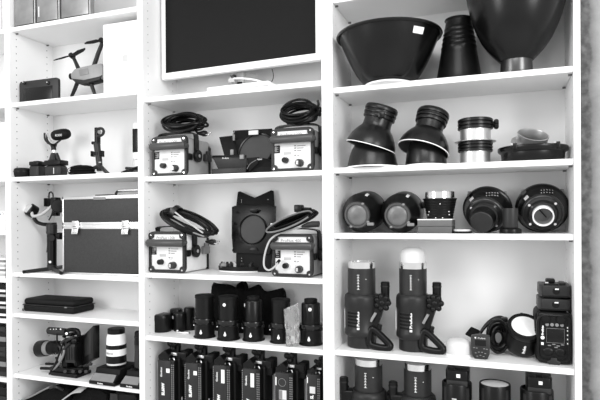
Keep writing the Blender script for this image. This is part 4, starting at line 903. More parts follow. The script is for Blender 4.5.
# ================================================================== B4 LED lights
def led(px0, px1, pyt, px2, label, kind, Y=.05):
    z0 = Z['B4']; a, b = at(px0, pyt, Y), at(px1, pyt, Y); w = b.x-a.x; h = a.z-z0; hw = w/2
    t = thing('studio_light', label, 'light', ((a.x+b.x)/2, Y, z0), 0, 'black studio lights standing in a row'); u = w/18
    dep = .075
    q = MB(BLK); q.b2((-hw, .004, 0), (hw, dep, h), .003); q.build('body', t)
    q = MB(DGR); q.b2((-hw+.001, 0, .004), (hw-4.2*u, .006, h-.002), .0012)
    q.use(BLK); q.b2((hw-4.4*u, .001, .004), (hw-.001, .006, h-.002), .001)
    q.use(HOLE)
    fp = q.build('face_plate', t)
    q = MB(LGR)                                   # perforated vents along both edges of the face
    for i in range(26):
        zz = h-.012-i*.0085
        if zz < .01: break
        q.b2((-hw-.0004, .0004, zz), (-hw+.0018, .0035, zz+.004))
    q.build('vent_edge', fp); q = MB(MGR)
    for i in range(24):
        zz = h-.02-i*.0085
        if zz < .01: break
        for c_ in (0, 1): q.b2((hw-(3.5-1.8*c_)*u, .0002, zz), (hw-(2.5-1.8*c_)*u, .002, zz+.0045))
    q.build('vent_edge', fp)
    q = MB(WPT)
    if kind < 2:
        q.text('Godox', (-hw+4.0*u, -.0007, h-11*u), 9*u, 1.9*u, PI/2, None, .02)
        q.text('SL60W', (-hw+5.8*u, -.0007, h-(26.5 if kind == 0 else 33)*u), 11.5*u, 3.4*u, PI/2, None, .05)
        if kind == 0: q.b2((hw-8.7*u, -.0005, h-11.2*u), (hw-5.0*u, .002, h-7.4*u))
        else: q.b2((hw-9.5*u, -.0005, h-16.5*u), (hw-6.0*u, .002, h-4*u)); q.use(PGR); q.b2((hw-8.6*u, -.0009, h-15*u), (hw-8.1*u, .001, h-6*u))
    else:
        q.b2((-hw+.8*u, -.0005, h-12*u), (-hw+1.8*u, .002, h-4.5*u)); q.text('SL', (-hw+7*u, -.0007, h-29*u), 5*u, 4.4*u, PI/2, None, .05)
        q.use(PGR); q.b2((-hw+4.2*u, -.0005, h-24.5*u), (-hw+11.5*u, .002, h-16*u)); 
        if kind == 2: q.use(MGR); q.b2((-hw+4.3*u, -.0008, h-24.2*u), (-hw+7.5*u, .001, h-16.3*u))
    q.build('lettering', fp)
    if kind == 2:
        q = MB(MGR); cx_, cz_ = -hw+7.3*u, h-9*u; R = 3.6*u
        q.tube([(cx_+R*math.cos(A*.45), -.0005, cz_+R*math.sin(A*.45)) for A in range(14)], .0009, 6, True); q.build('dial_ring', fp)
    # right flank carries the mounting fork and its knob
    q = MB(BLKM); q.b2((hw+.0005, .02, h*.0), (hw+.012, dep+.02, h*1.03), .004); q.build('side_fork', t)
    q = MB(WPL); q.ball((hw+.0125, .035, h-36*u), .006, (.35, .7, 1.2), 12); q.build('fork_button', t)
    q = MB(BLK); q.prism([(-hw+1*u, 0, h), (-hw+1*u, -.004, h+4*u), (-hw+8*u, -.004, h+9.5*u), (hw-6*u, 0, h+4.5*u), (hw-6.5*u, .0, h)], (0, .05, 0), .003); q.build('visor', t)
    q = MB(BLK); q.b2((hw-8*u, .03, h-.002), (hw+8*u, .075, h+6.5*u), .003); q.build('mount', t)
    q = MB(ALU); q.b2((hw-9*u, .024, h+3.5*u), (hw-1*u, .034, h+6*u), .001); q.tube(spl([(hw-5*u, .02, h+1*u), (hw-2.5*u, .012, h+2*u), (hw-1.5*u, .012, h-1*u), (hw-2.5*u, .02, h-3*u)]), .0022, 8); q.cyl((hw-6*u, .01, h+1.2*u), (hw-11*u, .006, h+.6*u), .004, bev=.001); q.build('clamp_bolt', t)
    q = MB(BLK); q.b2((hw-6*u, .035, h+5*u), (hw-.5*u, .055, h+19*u), .003); pst = q.build('mount_post', t)
    q = MB(BLK); c_ = V((hw-6.2*u, .034, h+12.5*u))
    for A in (0.6, 2.7, 4.8): q.ball(c_+V((math.cos(A)*3*u, -.004, math.sin(A)*3*u)), 2.8*u, (1, .8, 1), 12)
    q.cyl(c_+V((0, .004, 0)), c_+V((0, -.008, 0)), 3.2*u, bev=.001); q.build('clamp_knob', t)
    q = MB(BLKM); q.box((hw+5.4*u, .060, h+.5*u), (7*u, .05, 15*u), .006, 3); q.build('fork_arm', t)
    return t
led(157.5, 174.3, 359.5, 186, 'black studio light with a square white mark nearest the left of its row', 0)
led(184.8, 201.5, 362.2, 213, 'black studio light with a square white mark, second in its row', 0)
led(213, 230.2, 364.5, 242, 'black studio light with a tall white sticker, left of the two like it', 1)
led(242, 260, 368, 270, 'black studio light with a tall white sticker, right of the two like it', 1)
led(274.6, 293, 371.8, 298, 'slim black studio light with a two tone square label and a round dial ring', 2, .055)
led(306.5, 320, 373.5, 322, 'slim black studio light with a plain grey square label beside the shelf side', 3, .055)
# ================================================================== C0 big reflectors
Y = .068
s = Spot(389, Y, 'C0', 'base_ring', 'flat white ring under the wide black bowl reflector', 'ring')
zr = s.h(80.5, 389)
R0 = 23.5*s.kr
MB(WPL).lathe([(R0*.5, 0), (R0*1.04, 0), (R0*1.06, .003), (R0*1.04, .006), (R0*.5, .006), (R0*.5, 0)], 48).build('ring', s.t)
zb_ = .006
loc = s.loc+V((0, 0, zb_+.0004)); k = s.kr
t = thing('bowl_reflector', 'wide shallow black bowl reflector with a small white sticker near its rim', 'reflector', loc)
def hz(py, px=389, Y_=Y): return at(px, py, Y_).z-loc.z
H = hz(38)
pr = []
for i in range(15):
    u_ = i/14; pr.append(((22.5+(50-22.5)*(u_**.66))*k, H*u_))
inn = [(r-.004, max(.004, z)) for r, z in pr[::-1]]
q = MB(BLKP); q.lathe([(0, 0)]+pr+[(52.3*k, H-.002), (53*k, H+.003), (52.3*k, H+.008), (50*k, H+.009), (48.6*k, H+.004)], 72); q.use(SIL); q.lathe([(48.6*k, H+.004)]+inn+[(0, .004)], 72); b = q.build('bowl', t)
th = math.atan2(0, 1)
d = V((at(419, 27, Y-.15).x-loc.x, 0, 0)); rr_ = 49.0*k
ang = math.asin(max(-1, min(1, (xat(418.5, Y-.14, loc.z+H*.9)-loc.x)/rr_)))
q = MB(WPL); zc_ = H*.86; uz = (zc_/H); rl = (22.5+27.5*uz**.66)*k
sl_ = (22.5+27.5*(uz+.06)**.66)*k-(22.5+27.5*(uz-.06)**.62)*k
w_ = .020; P = []
for sg, dz in ((-1, -.010), (1, -.010), (1, .010), (-1, .010)):
    a_ = ang+sg*w_/rl; r2 = (22.5+27.5*((zc_+dz)/H)**.66)*k+.0016; P.append(V((r2*math.sin(a_), -r2*math.cos(a_), zc_+dz)))
q.prism(P, V((-math.sin(ang), math.cos(ang), 0))*.001); q.build('sticker', b)
Y = .13
s = Spot(459, Y, 'C0', 'snoot', 'black tapered snoot standing between the two big reflectors', 'snoot'); k = s.kr
zt = s.h(20.8)
pr = [(0, 0), (23.8*k, 0), (24*k, .003)]
n = 14
for i in range(1, n+1):
    u_ = i/n; r_ = (23.8+(13-23.8)*u_)*k; pr.append((r_, zt*u_-.004))
    if i in (8, 9, 10, 11, 12): pr += [(r_+.0014, zt*u_), (r_-.0005, zt*u_+.004)]
pr += [(13.4*k, zt-.002), (14.3*k, zt+.001), (14.1*k, zt+.004), (12.4*k, zt+.004), (12*k, zt-.02), (0, zt-.03)]
q = MB(BLK); q.lathe(pr, 48); q.build('cone', s.t)
q = MB(ALU); A = -.5; rr_ = 20.8*k; q.cyl((rr_*math.sin(A), -rr_*math.cos(A), .022), (rr_*1.03*math.sin(A), -rr_*1.03*math.cos(A), .0222), .0028, seg=10); q.build('rivet', s.t)
Y = .055
s = Spot(516.4, Y, 'C0', 'deep_reflector', 'very large deep black parabolic reflector standing on its silver neck by the wall', 'reflector'); k = s.kr
zn = s.h(61.5)
def hz2(py): return at(517, py, Y).z-s.z0
q = MB(mat('dark_chrome', .10, .3, .9)); q.lathe([(0, 0), (16*k, 0), (16.3*k, .003), (16*k, zn), (0, zn)], 48); q.build('neck', s.t)
pr = [(0, zn), (16.8*k, zn)]
for py, hw in ((58, 20.5), (54, 24.6), (48, 30), (40, 35.6), (30, 40.6), (20, 44.6), (10, 47.6), (0, 50), (-12, 52), (-26, 53.6), (-42, 54.6)): pr.append((hw*k, hz2(py)))
q = MB(BLKP); pi_ = [(r-.003, z+.001) for r, z in pr[:1:-1]]; q.lathe(pr+[(56.8*k, pr[-1][1]+.004), (55*k, pr[-1][1]+.006)], 80); q.use(SIL); q.lathe(pi_+[(0, pi_[-1][1])], 80); q.build('bowl', s.t)
# knob at the left rim edge just visible at the frame top
# ================================================================== C1 reflectors
BPOW = mat('reflector_powder_coat', 0.005, 0.3, var=0.25, scale=120, bump=0.05, spec=.4)
def bell(t, p0, p1, k, mouth=25.3, plain=False, len_=43):
    mx_ = axis_mx(p0, p1); L = (V(p1)-V(p0)).length; f = L/len_
    R = lambda r: r*k
    pr = [(mouth, 0), (mouth-.1, .6), (mouth*.985, 2.5), (mouth*.95, 6), (mouth*.89, 10), (mouth*.80, 14), (mouth*.69, 17.8), (mouth*.6, 20.3), (14.4, 22), (14.2, 25), (14.2, 30)]
    o = [(R(r), z*f) for r, z in pr]; i_ = [(R(r-.7), z*f) for r, z in pr]
    q = MB(BPOW); q.lathe(o, 56, mx_); q.use(SIL); q.lathe(i_, 56, mx_); b = q.build('bowl', t)
    q = MB(WPL); q.lathe([(R(mouth-.9), .3*f), (R(mouth-.8), -.3*f), (R(mouth+.2), -.3*f), (R(mouth+.22), .4*f), (R(mouth-.2), .5*f)], 64, mx_); q.build('rim', t)
    pr = [(14.2, 29.5), (15.8, 29.8), (16.2, 31), (16.0, 32.4), (15.0, 32.7), (15.0, 33.6), (16.4, 33.9), (16.6, 35.4), (16.2, 36.4), (15.2, 36.7), (15.2, 37.7), (16.6, 38), (16.8, 39.6), (16.4, 41.6), (15.6, 42.8), (14.4, 43), (14, 40), (13.4, 30)]
    q = MB(RUB); q.lathe([(R(r), z*f) for r, z in pr], 56, mx_); c = q.build('collar', t)
    return mx_, f, c
def lower_bell(px, Y, label, L, mouth):
    s = Spot(px, Y, 'C1', 'reflector', label, 'reflector', 'black bell reflectors with white rims'); k = s.kr
    pr = [(mouth*k, 0)] + s.prof(L) + [(0, s.h(L[-1][1]))]
    q = MB(BPOW); q.lathe(pr, 56); q.build('bowl', s.t)
    MB(WPL).lathe([((mouth-1)*k, 0), ((mouth+.5)*k, 0), ((mouth+.5)*k, .004), ((mouth-.5)*k, .005)], 56).build('rim', s.t)
    return s
s1 = lower_bell(372.5, .075, 'lower bell reflector, mouth down, carrying the tilted one with a clamp tab', [(25.2, 166.2), (24.6, 163), (23.2, 157), (20.8, 150), (17, 143.5), (13, 138.5), (11, 134)], 25.5)
s2 = lower_bell(426, .085, 'lower bell reflector, mouth down, carrying the tilted one that shows its dark mouth', [(20.8, 166), (20.6, 162), (19.8, 155), (18.4, 149), (16, 143), (12.5, 138), (10.5, 133)], 21)
Y = .06; k = kr(372, Y); p0, p1 = at(370.5, 147.3, Y), at(382.4, 107, Y+.008)
t = thing('reflector', 'tilted bell reflector with a clamp tab on its collar, nearest the left shelf side', 'reflector', p0, 0, 'black bell reflectors with white rims')
mx_, f, c = bell(t, p0-p0, p1-p0, k, 25.3)
q = MB(RUB); cc = at(384.5, 117.4, Y)-p0; q.M = MX.Translation((0, -16.6*k, 0)); q.b2(cc+V((-.010, -.004, -.011)), cc+V((.012, .006, .010)), .003); q.use(BLK); q.b2(cc+V((-.004, -.007, -.008)), cc+V((.001, -.003, .008)), .001); q.build('clamp_tab', c)
Y = .07; k = kr(424, Y); p0, p1 = at(422.8, 150.5, Y-.004), at(433.8, 112, Y+.034)
t = thing('reflector', 'tilted bell reflector showing its dark mouth under a white rim', 'reflector', p0, 0, 'black bell reflectors with white rims')
bell(t, p0-p0, p1-p0, k, 26.6, len_=43)

def zoomring(px, Y, z0, pys, hws, label, knob=None, plate=False):
    k = kr(px, Y); loc = V((xat(px, Y, z0), Y, z0)); t = thing('speed_ring', label, 'ring adapter', loc, 0, 'silver ring adapters with black collars')
    h = lambda py: max(0, at(px, py, Y).z-z0)
    (pb, pm_, pt), (r0, r1) = pys, hws; zb0, zm, zt = (0 if pb is None else h(pb)), h(pm_), h(pt)
    q = MB(SIL); q.lathe([((r0-1)*k, zm), ((r0-1)*k, 0), (r0*k, 0), (r0*k, zm), ((r0-1)*k, zm)], 56); q.build('tube', t)
    q = MB(RUB); pr = [((r1-2.5)*k, zm)]; n = 3
    for i in range(n):
        a, b = zm+(zt-zm)*i/n, zm+(zt-zm)*(i+1)/n; d = b-a
        pr += [((r1-1)*k, a), (r1*k, a+d*.15), (r1*k, a+d*.7), ((r1-.4)*k, a+d*.82), ((r1-1.4)*k, a+d*.86), ((r1-1.4)*k, b)]
    pr += [((r1-2.5)*k, zt), ((r1-3)*k, zm)]
    q.lathe(pr, 56); c = q.build('collar', t)
    if plate: q = MB(SIL); q.lathe([((r1-3)*k, zt), ((r1+3.2)*k, zt+.0005), ((r1+3.4)*k, zt+.0022), ((r1-3)*k, zt+.0025)], 56); q.build('flange', t)
    if knob:
        q = MB(BLK); a = at(knob[0]-3, knob[1], Y)-loc; q.b2(a+V((-.006, -.008, -.007)), a+V((.006, .008, .009)), .002); b_ = at(knob[0], knob[1], Y)-loc
        for i in range(7):
            A = 2*PI*i/7; q.ball(b_+V((.004, .011*math.cos(A), .011*math.sin(A))), .0062, (1.3, 1, 1), 10)
        q.cyl(b_+V((-.006, 0, 0)), b_+V((.012, 0, 0)), .011, bev=.002); q.build('knob', c)
    return loc, zt
loc, zt = zoomring(475.3, .085, Z['C1'], (None, 152.3, 142.6), (15.2, 17.6), 'lower silver ring adapter with a wide thin flange carrying another', plate=True)
loc, _ = zoomring(475.3, .085, Z['C1']+zt+.003, (None, 130, 119.3), (15.5, 17.8), 'upper silver ring adapter with a lobed side knob, topmost of the pair', knob=(495, 124.3))
# black shallow ring with a silver one on top
Y = .12
s = Spot(532.5, Y, 'C1', 'softlight_ring', 'shallow wide black ring reflector lying by the wall side', 'reflector'); k = s.kr
h1, h2 = s.h(152.4), s.h(147.5)
q = MB(BLKP); q.lathe([(0, .002), (30.5*k, 0), (31.5*k, .004), (32.3*k, h1-.004), (34.6*k, h1), (35.6*k, h1+.004), (35.6*k, h2-.002), (34.8*k, h2), (20*k, h2), (20*k, h2-.004)], 72); q.build('bowl', s.t)
for A, rr_ in ((-2.0+PI/2+.05, 35), (.72, 35)):
    d = V((math.sin(A if A > 0 else -.55), -math.cos(A if A > 0 else -.55), 0)); q = MB(BLK)
    q.b2(d*rr_*k+V((-.006, -.005, h2-.016)), d*rr_*k+V((.006, .004, h2+.006)), .002); q.use(ALU); q.cyl(d*rr_*k+V((-.012, 0, h2+.003)), d*rr_*k+V((-.006, 0, h2+.003)), .003); q.build('catch', s.t)
zt = s.z0+h2
p0 = at(530.5, 144.6, .10); p1 = p0+V((.22, -.50, .84)).normalized()*.036
t = thing('silver_ring', 'silver flanged mounting ring tilted on top of the shallow black ring', 'ring adapter', p0); mx_ = axis_mx(V((0, 0, 0)), p1-p0); L = (p1-p0).length; k = kr(536, .1)
q = MB(SIL); q.lathe([(14*k, 0), (20.5*k, 0), (20.8*k, .002), (20.5*k, .004), (15.5*k, .005), (14.8*k, .004)], 64, mx_); q.build('flange', t)
q = MB(SIL); q.lathe([(15.6*k, 0.002), (16.2*k, L*.9), (16.4*k, L), (15.3*k, L+.001), (14.9*k, L*.9), (14.4*k, .002)], 64, mx_); q.build('tube', t)
q = MB(DGR); A = -.6; c_ = mx_ @ V((16.3*k*math.cos(2.5), 16.3*k*math.sin(2.5), L*.55)); q.build('screw_hole', t) if False else q.bm.free()

# ================================================================== C2
def moonlight(px, py, bx, by, label, fr=13.2, br=19.4):
    Yf, Yb = .035, .185; f0, b0 = at(px, py, Yf), at(bx, by, Yb); k = kr(px, Yf); kb = kr(bx, Yb)
    loc = V((f0.x, Yf, Z['C2'])); t = thing('monolight', label, 'flash', loc, 0, 'black flash heads lying face forward'); a, b = f0-loc, b0-loc
    mx_ = axis_mx(a, b); L = (b-a).length
    q = MB(BLK); q.lathe([(0, .004), (fr*.86*k, .004), (fr*.9*k, 0), (fr*k, .002), (fr*1.04*k, .010), (fr*1.12*k, .022), (br*.95*kb, L*.30), (br*kb, L*.42), (br*1.0*kb, L*.9), (br*.92*kb, L), (0, L)], 56, mx_); bd = q.build('body', t)
    # drop until it rests on the shelf
    zmin = min(v.co.z for v in bd.data.vertices)
    q = MB(mat('front_ring_grey', .06, .35)); q.lathe([(fr*.80*k, .003), (fr*.84*k, -.004), (fr*.97*k, -.004), (fr*1.02*k, .003), (fr*1.0*k, .010)], 56, mx_); rg = q.build('front_ring', t)
    q = MB(LENSG); q.lathe([(0, -.006), (fr*.4*k, -.005), (fr*.7*k, -.001), (fr*.82*k, .003)], 48, mx_); q.build('front_glass', t)
    q = MB(MGR)
    for A in (-1.05, 2.1, -2.6): 
        c_ = mx_ @ V((fr*1.0*k*math.cos(A), fr*1.0*k*math.sin(A), -.002)); q.ball(c_, .0045, (1.3, 1, 1), 10)
    q.each('ring_catch', rg)
    q = MB(MGR); c_ = at(px+13.5, py+8.5, Yf-.0)-loc; q.b2(c_+V((-.012, -.006, -.007)), c_+V((.012, .01, .004)), .003); q.build('latch', t)
    q = MB(PGR); c_ = at(px+8.5, py-15, .08)-loc
    ax_ = (b-a).normalized(); v_ = c_-a; v_ = v_-ax_*v_.dot(ax_); zt_ = (c_-a).dot(ax_)
    rad = v_.normalized(); rr_ = (fr*1.12*k+(br*.95*kb-fr*1.12*k)*min(1, max(0, (zt_-.022)/(L*.30-.022))))+.0006
    o_ = a+ax_*zt_+rad*rr_; tt = ax_.cross(rad); q.hexa([o_-ax_*.010-tt*.005, o_-ax_*.010+tt*.005, o_+ax_*.010+tt*.005+rad*.004, o_+ax_*.010-tt*.005+rad*.004, o_-ax_*.010-tt*.005-rad*.003, o_-ax_*.010+tt*.005-rad*.003, o_+ax_*.010+tt*.005, o_+ax_*.010-tt*.005]); q.build('badge', bd)
    q = MB(BLK); c_ = at(bx+17.5, by-5, Yb-.03)-loc; q.b2(c_+V((-.012, -.016, -.014)), c_+V((.014, .016, .010)), .004); q.build('stand_lock', t)
    for o in t.children:
        for v in o.data.vertices: v.co.z -= zmin-.0003
        for o2 in o.children:
            for v in o2.data.vertices: v.co.z -= zmin-.0003
    return t
moonlight(357, 219.3, 369, 213.5, 'black flash head with a frosted front glass, beside the left shelf side')
moonlight(397.3, 219.3, 405.5, 213, 'black flash head with a frosted front glass, beside the grey box')
# grey box and stack
Y = .03; a, b = at(417.6, 232, Y), at(451.8, 219, Y); w = b.x-a.x; h = b.z-Z['C2']
t = thing('lens_carton', 'low grey two tier carton with a pale top edge, under the black tapered ring', 'box', ((a.x+b.x)/2, Y, Z['C2'])); hw = w/2
q = MB(mat('carton_grey', .085, .55)); q.b2((-hw, 0, 0), (hw, .13, h*.48), .001); q.build('base', t)
q = MB(mat('carton_grey_light', .11, .55)); q.b2((-hw, -.001, h*.5), (hw, .13, h*.93), .001); q.use(WPL); q.b2((-hw-.0005, -.0015, h*.93), (hw+.0005, .1305, h), .0008); q.build('lid', t)
s = Spot(440, .085, 'C2', 'reflector_cup', 'black tapered ring with a polished chrome rim standing on the grey carton', 'ring adapter'); s.t.location.z += h+.0004; loc = V(s.t.location); k = s.kr
hz3 = lambda py: at(440, py, .085).z-loc.z
z1, z2 = hz3(198.6), hz3(192)
q = MB(BLK); pr = [(0, 0), (12.6*k, 0)]
for i in range(8): u_ = i/8; r_ = (12.8+4*u_)*k; pr += [(r_, z1*u_+.001), (r_+.4*k, z1*u_+z1*.05), (r_+.4*k, z1*u_+z1*.09), (r_+.1*k, z1*u_+z1*.1)]
pr += [(17.2*k, z1-.003), (17.3*k, z1), (14.5*k, z1), (12*k, .01), (0, .008)]
q.lathe(pr, 48); q.build('cup', s.t)
q = MB(CHR); q.lathe([(14.2*k, z1-.001), (14.9*k, z1), (14.9*k, z2), (14.4*k, z2+.001), (13.9*k, z2), (13.9*k, z1-.001)], 48); q.build('chrome_rim', s.t)
q = MB(WPL)
for i, (A, zz) in enumerate(((.12, .72), (-.7, .35), (.75, .35), (-.85, .2), (.8, .2), (-.2, .05), (.3, .05))): d = V((math.sin(A), -math.cos(A), 0)); r_ = (13.2+4*zz)*k; q.cyl(d*r_+V((0, 0, z1*zz)), d*(r_+.0012)+V((0, 0, z1*zz)), .0018, seg=8)
q.build('rivet', s.t)
s = Spot(462, .05, 'C2', 'flat_lid', 'thin black lid with a pale top lying between the carton and the speed ring', 'lid'); k = s.kr; h = s.h(229.3)
q = MB(BLK); q.lathe([(0, 0), (9.8*k, 0), (10*k, .002), (10*k, h*.55), (0, h*.55)], 36); q.build('rim', s.t)
q = MB(PGR); q.lathe([(0, h*.55), (8.6*k, h*.55), (8.4*k, h), (0, h)], 36); q.build('top', s.t)

def backreflector(c_out, r_out, c_mid, r_mid, c_hub, r_hub, Yo, Ym, Yh, label, open_):
    o, m_, h_ = at(*c_out, Yo), at(*c_mid, Ym), at(*c_hub, Yh); loc = V((o.x, Yo, Z['C2'])); ko, km, kh = kr(c_out[0], Yo), kr(c_mid[0], Ym), kr(c_hub[0], Yh)
    t = thing('ring_reflector', label, 'reflector', loc, 0, 'round black reflectors leaning with their mounts forward'); a, b = o-loc, h_-loc; mx_ = axis_mx(a, b); L = (b-a).length
    Ro, Rm, Rh = r_out*ko, r_mid*km, r_hub*kh; zmid = (m_-loc-a).dot((b-a).normalized())
    q = MB(BLKP); q.lathe([(Ro*.96, -.018), (Ro, -.016), (Ro*1.01, -.004), (Ro, 0), (Ro*.93, .004), (Ro*.9, .010), (Rm*1.06, zmid*.75), (Rm*1.04, zmid*.8)], 72, mx_); q.use(DGR); q.lathe([(Ro*.95, -.017), (Rm*.9, zmid*.6), (0, zmid*.62)], 72, mx_); dsh = q.build('dish', t)
    q = MB(mat('mount_black', .016, .3, spec=.5)); q.lathe([(Rm*1.06, zmid*.72), (Rm*1.04, zmid*.95), (Rm, zmid), (Rm*.96, zmid*1.02), (Rm*.93, zmid*.98), (Rm*.88, zmid), (Rh*1.45, zmid*1.04), (Rh*1.4, zmid*1.02), (Rh*1.25, zmid*1.25), (Rh*1.1, zmid*1.27)], 72, mx_); q.build('mount_plate', t)
    if not open_:
        q = MB(BLK); q.lathe([(Rh*1.1, zmid*.95), (Rh*1.1, zmid*1.3)]+[(Rh*(1.06 if i % 2 else 1.0), zmid*1.3+(L-zmid*1.3)*(i+1)/8) for i in range(6)]+[(Rh*1.0, L*.97)], 56, mx_); q.build('hub', t)
        q = MB(DGR); q.lathe([(0, L*1.0), (Rh*.94, L*1.0), (Rh*1.0, L*.985), (Rh, L*.93)], 56, mx_); q.build('hub_cap', t)
    else:
        q = MB(WPL); q.lathe([(Rh*.85, zmid), (Rh*.85, L), (Rh*.88, L+.002), (Rh*.97, L+.002), (Rh, L), (Rh, zmid)], 64, mx_); q.build('white_ring', t)
        q = MB(MGR); q.lathe([(0, zmid*.8), (Rh*.8, zmid*.8), (Rh*.8, L*.95)], 48, mx_); q.use(BLK); q.box((0, 0, zmid*.9), (Rh*1.1, .0035, .004), mx=mx_ @ MX.Rotation(.95 if False else -.9, 4, 'Z')); q.build('hub_floor', t)
    q = MB(CHR)
    for A in (.75, 2.5, -2.4, -.75): c_ = mx_ @ V((Rm*.84*math.cos(A), Rm*.84*math.sin(A), zmid)); d_ = (b-a).normalized(); q.cyl(c_, c_+d_*.004, .0042, seg=12)
    q.each('screw', t)
    # vents and label on the dish face, catches on the rim
    zmin = min(min((v.co.z for v in x.data.vertices), default=9) for x in t.children)
    hit = caster(dsh, loc); q = MB(LGR)
    for i in range(5):
        for j in range(2):
            c_, n_ = hit(c_out[0]-.5+i*2.8, c_out[1]-r_out*.70+j*2.6+abs(i-2)*.25)
            if c_: q.box((0, 0, 0), (.0028, .0046, .0014), mx=axis_mx(c_, c_+n_))
    q.build('vent', dsh)
    q = MB(PGR); A = .6; tx = V((math.cos(A), 0, math.sin(A)))
    for dx, dy, m_ in ((0, 0, PGR), (-2.4, -5.0, DGR)):
        c_, n_ = hit(c_out[0]-15.5+dx, c_out[1]-11.0+dy)
        if c_:
            n_ = n_ if n_.y < 0 else -n_; x_ = (tx-n_*tx.dot(n_)).normalized(); y_ = n_.cross(x_)
            q.use(m_).box((0, 0, 0), (.016, .016, .002), mx=MX(((x_.x, y_.x, n_.x, c_.x), (x_.y, y_.y, n_.y, c_.y), (x_.z, y_.z, n_.z, c_.z), (0, 0, 0, 1))))
    q.build('label', dsh)
    q = MB(MGR)
    for A in (2.35, .75): c_ = a+V((Ro*math.cos(A), -.004, Ro*math.sin(A))); q.b2(c_+V((-.006, -.006, -.004)), c_+V((.006, .006, .008)), .002)
    q.each('rim_catch', t)
    for x in t.children:
        for y in [x]+list(x.children):
            for v in y.data.vertices: v.co.z -= zmin-.0003
    return t
backreflector((487, 207.2), 25.0, (483.8, 213), 18.8, (481.5, 219.5), 11.6, .165, .115, .06, 'round black reflector leaning back with a blunt black hub facing forward', False)
backreflector((541.8, 206.5), 27.3, (542.8, 212.2), 20.4, (543.3, 214.2), 11.2, .165, .115, .085, 'round black reflector leaning back with a white ringed open mount facing forward', True)
s = Spot(510.5, .055, 'C2', 'spigot_adapter', 'small black upright cylinder on a flanged base between the two round reflectors', 'adapter'); k = s.kr
zb_, zt = s.h(227.5), s.h(208.3)
q = MB(BLK); q.lathe([(0, 0), (11.2*k, 0), (11.4*k, .003), (11*k, zb_*.7), (7.6*k, zb_), (0, zb_)], 40); q.build('base', s.t)
q = MB(DGR); q.lathe([(0, zb_), (7.4*k, zb_), (7.6*k, zb_+.003), (7.8*k, zt-.004), (7.7*k, zt), (6.4*k, zt), (6.2*k, zt-.01), (0, zt-.012)], 40); q.build('cylinder', s.t)

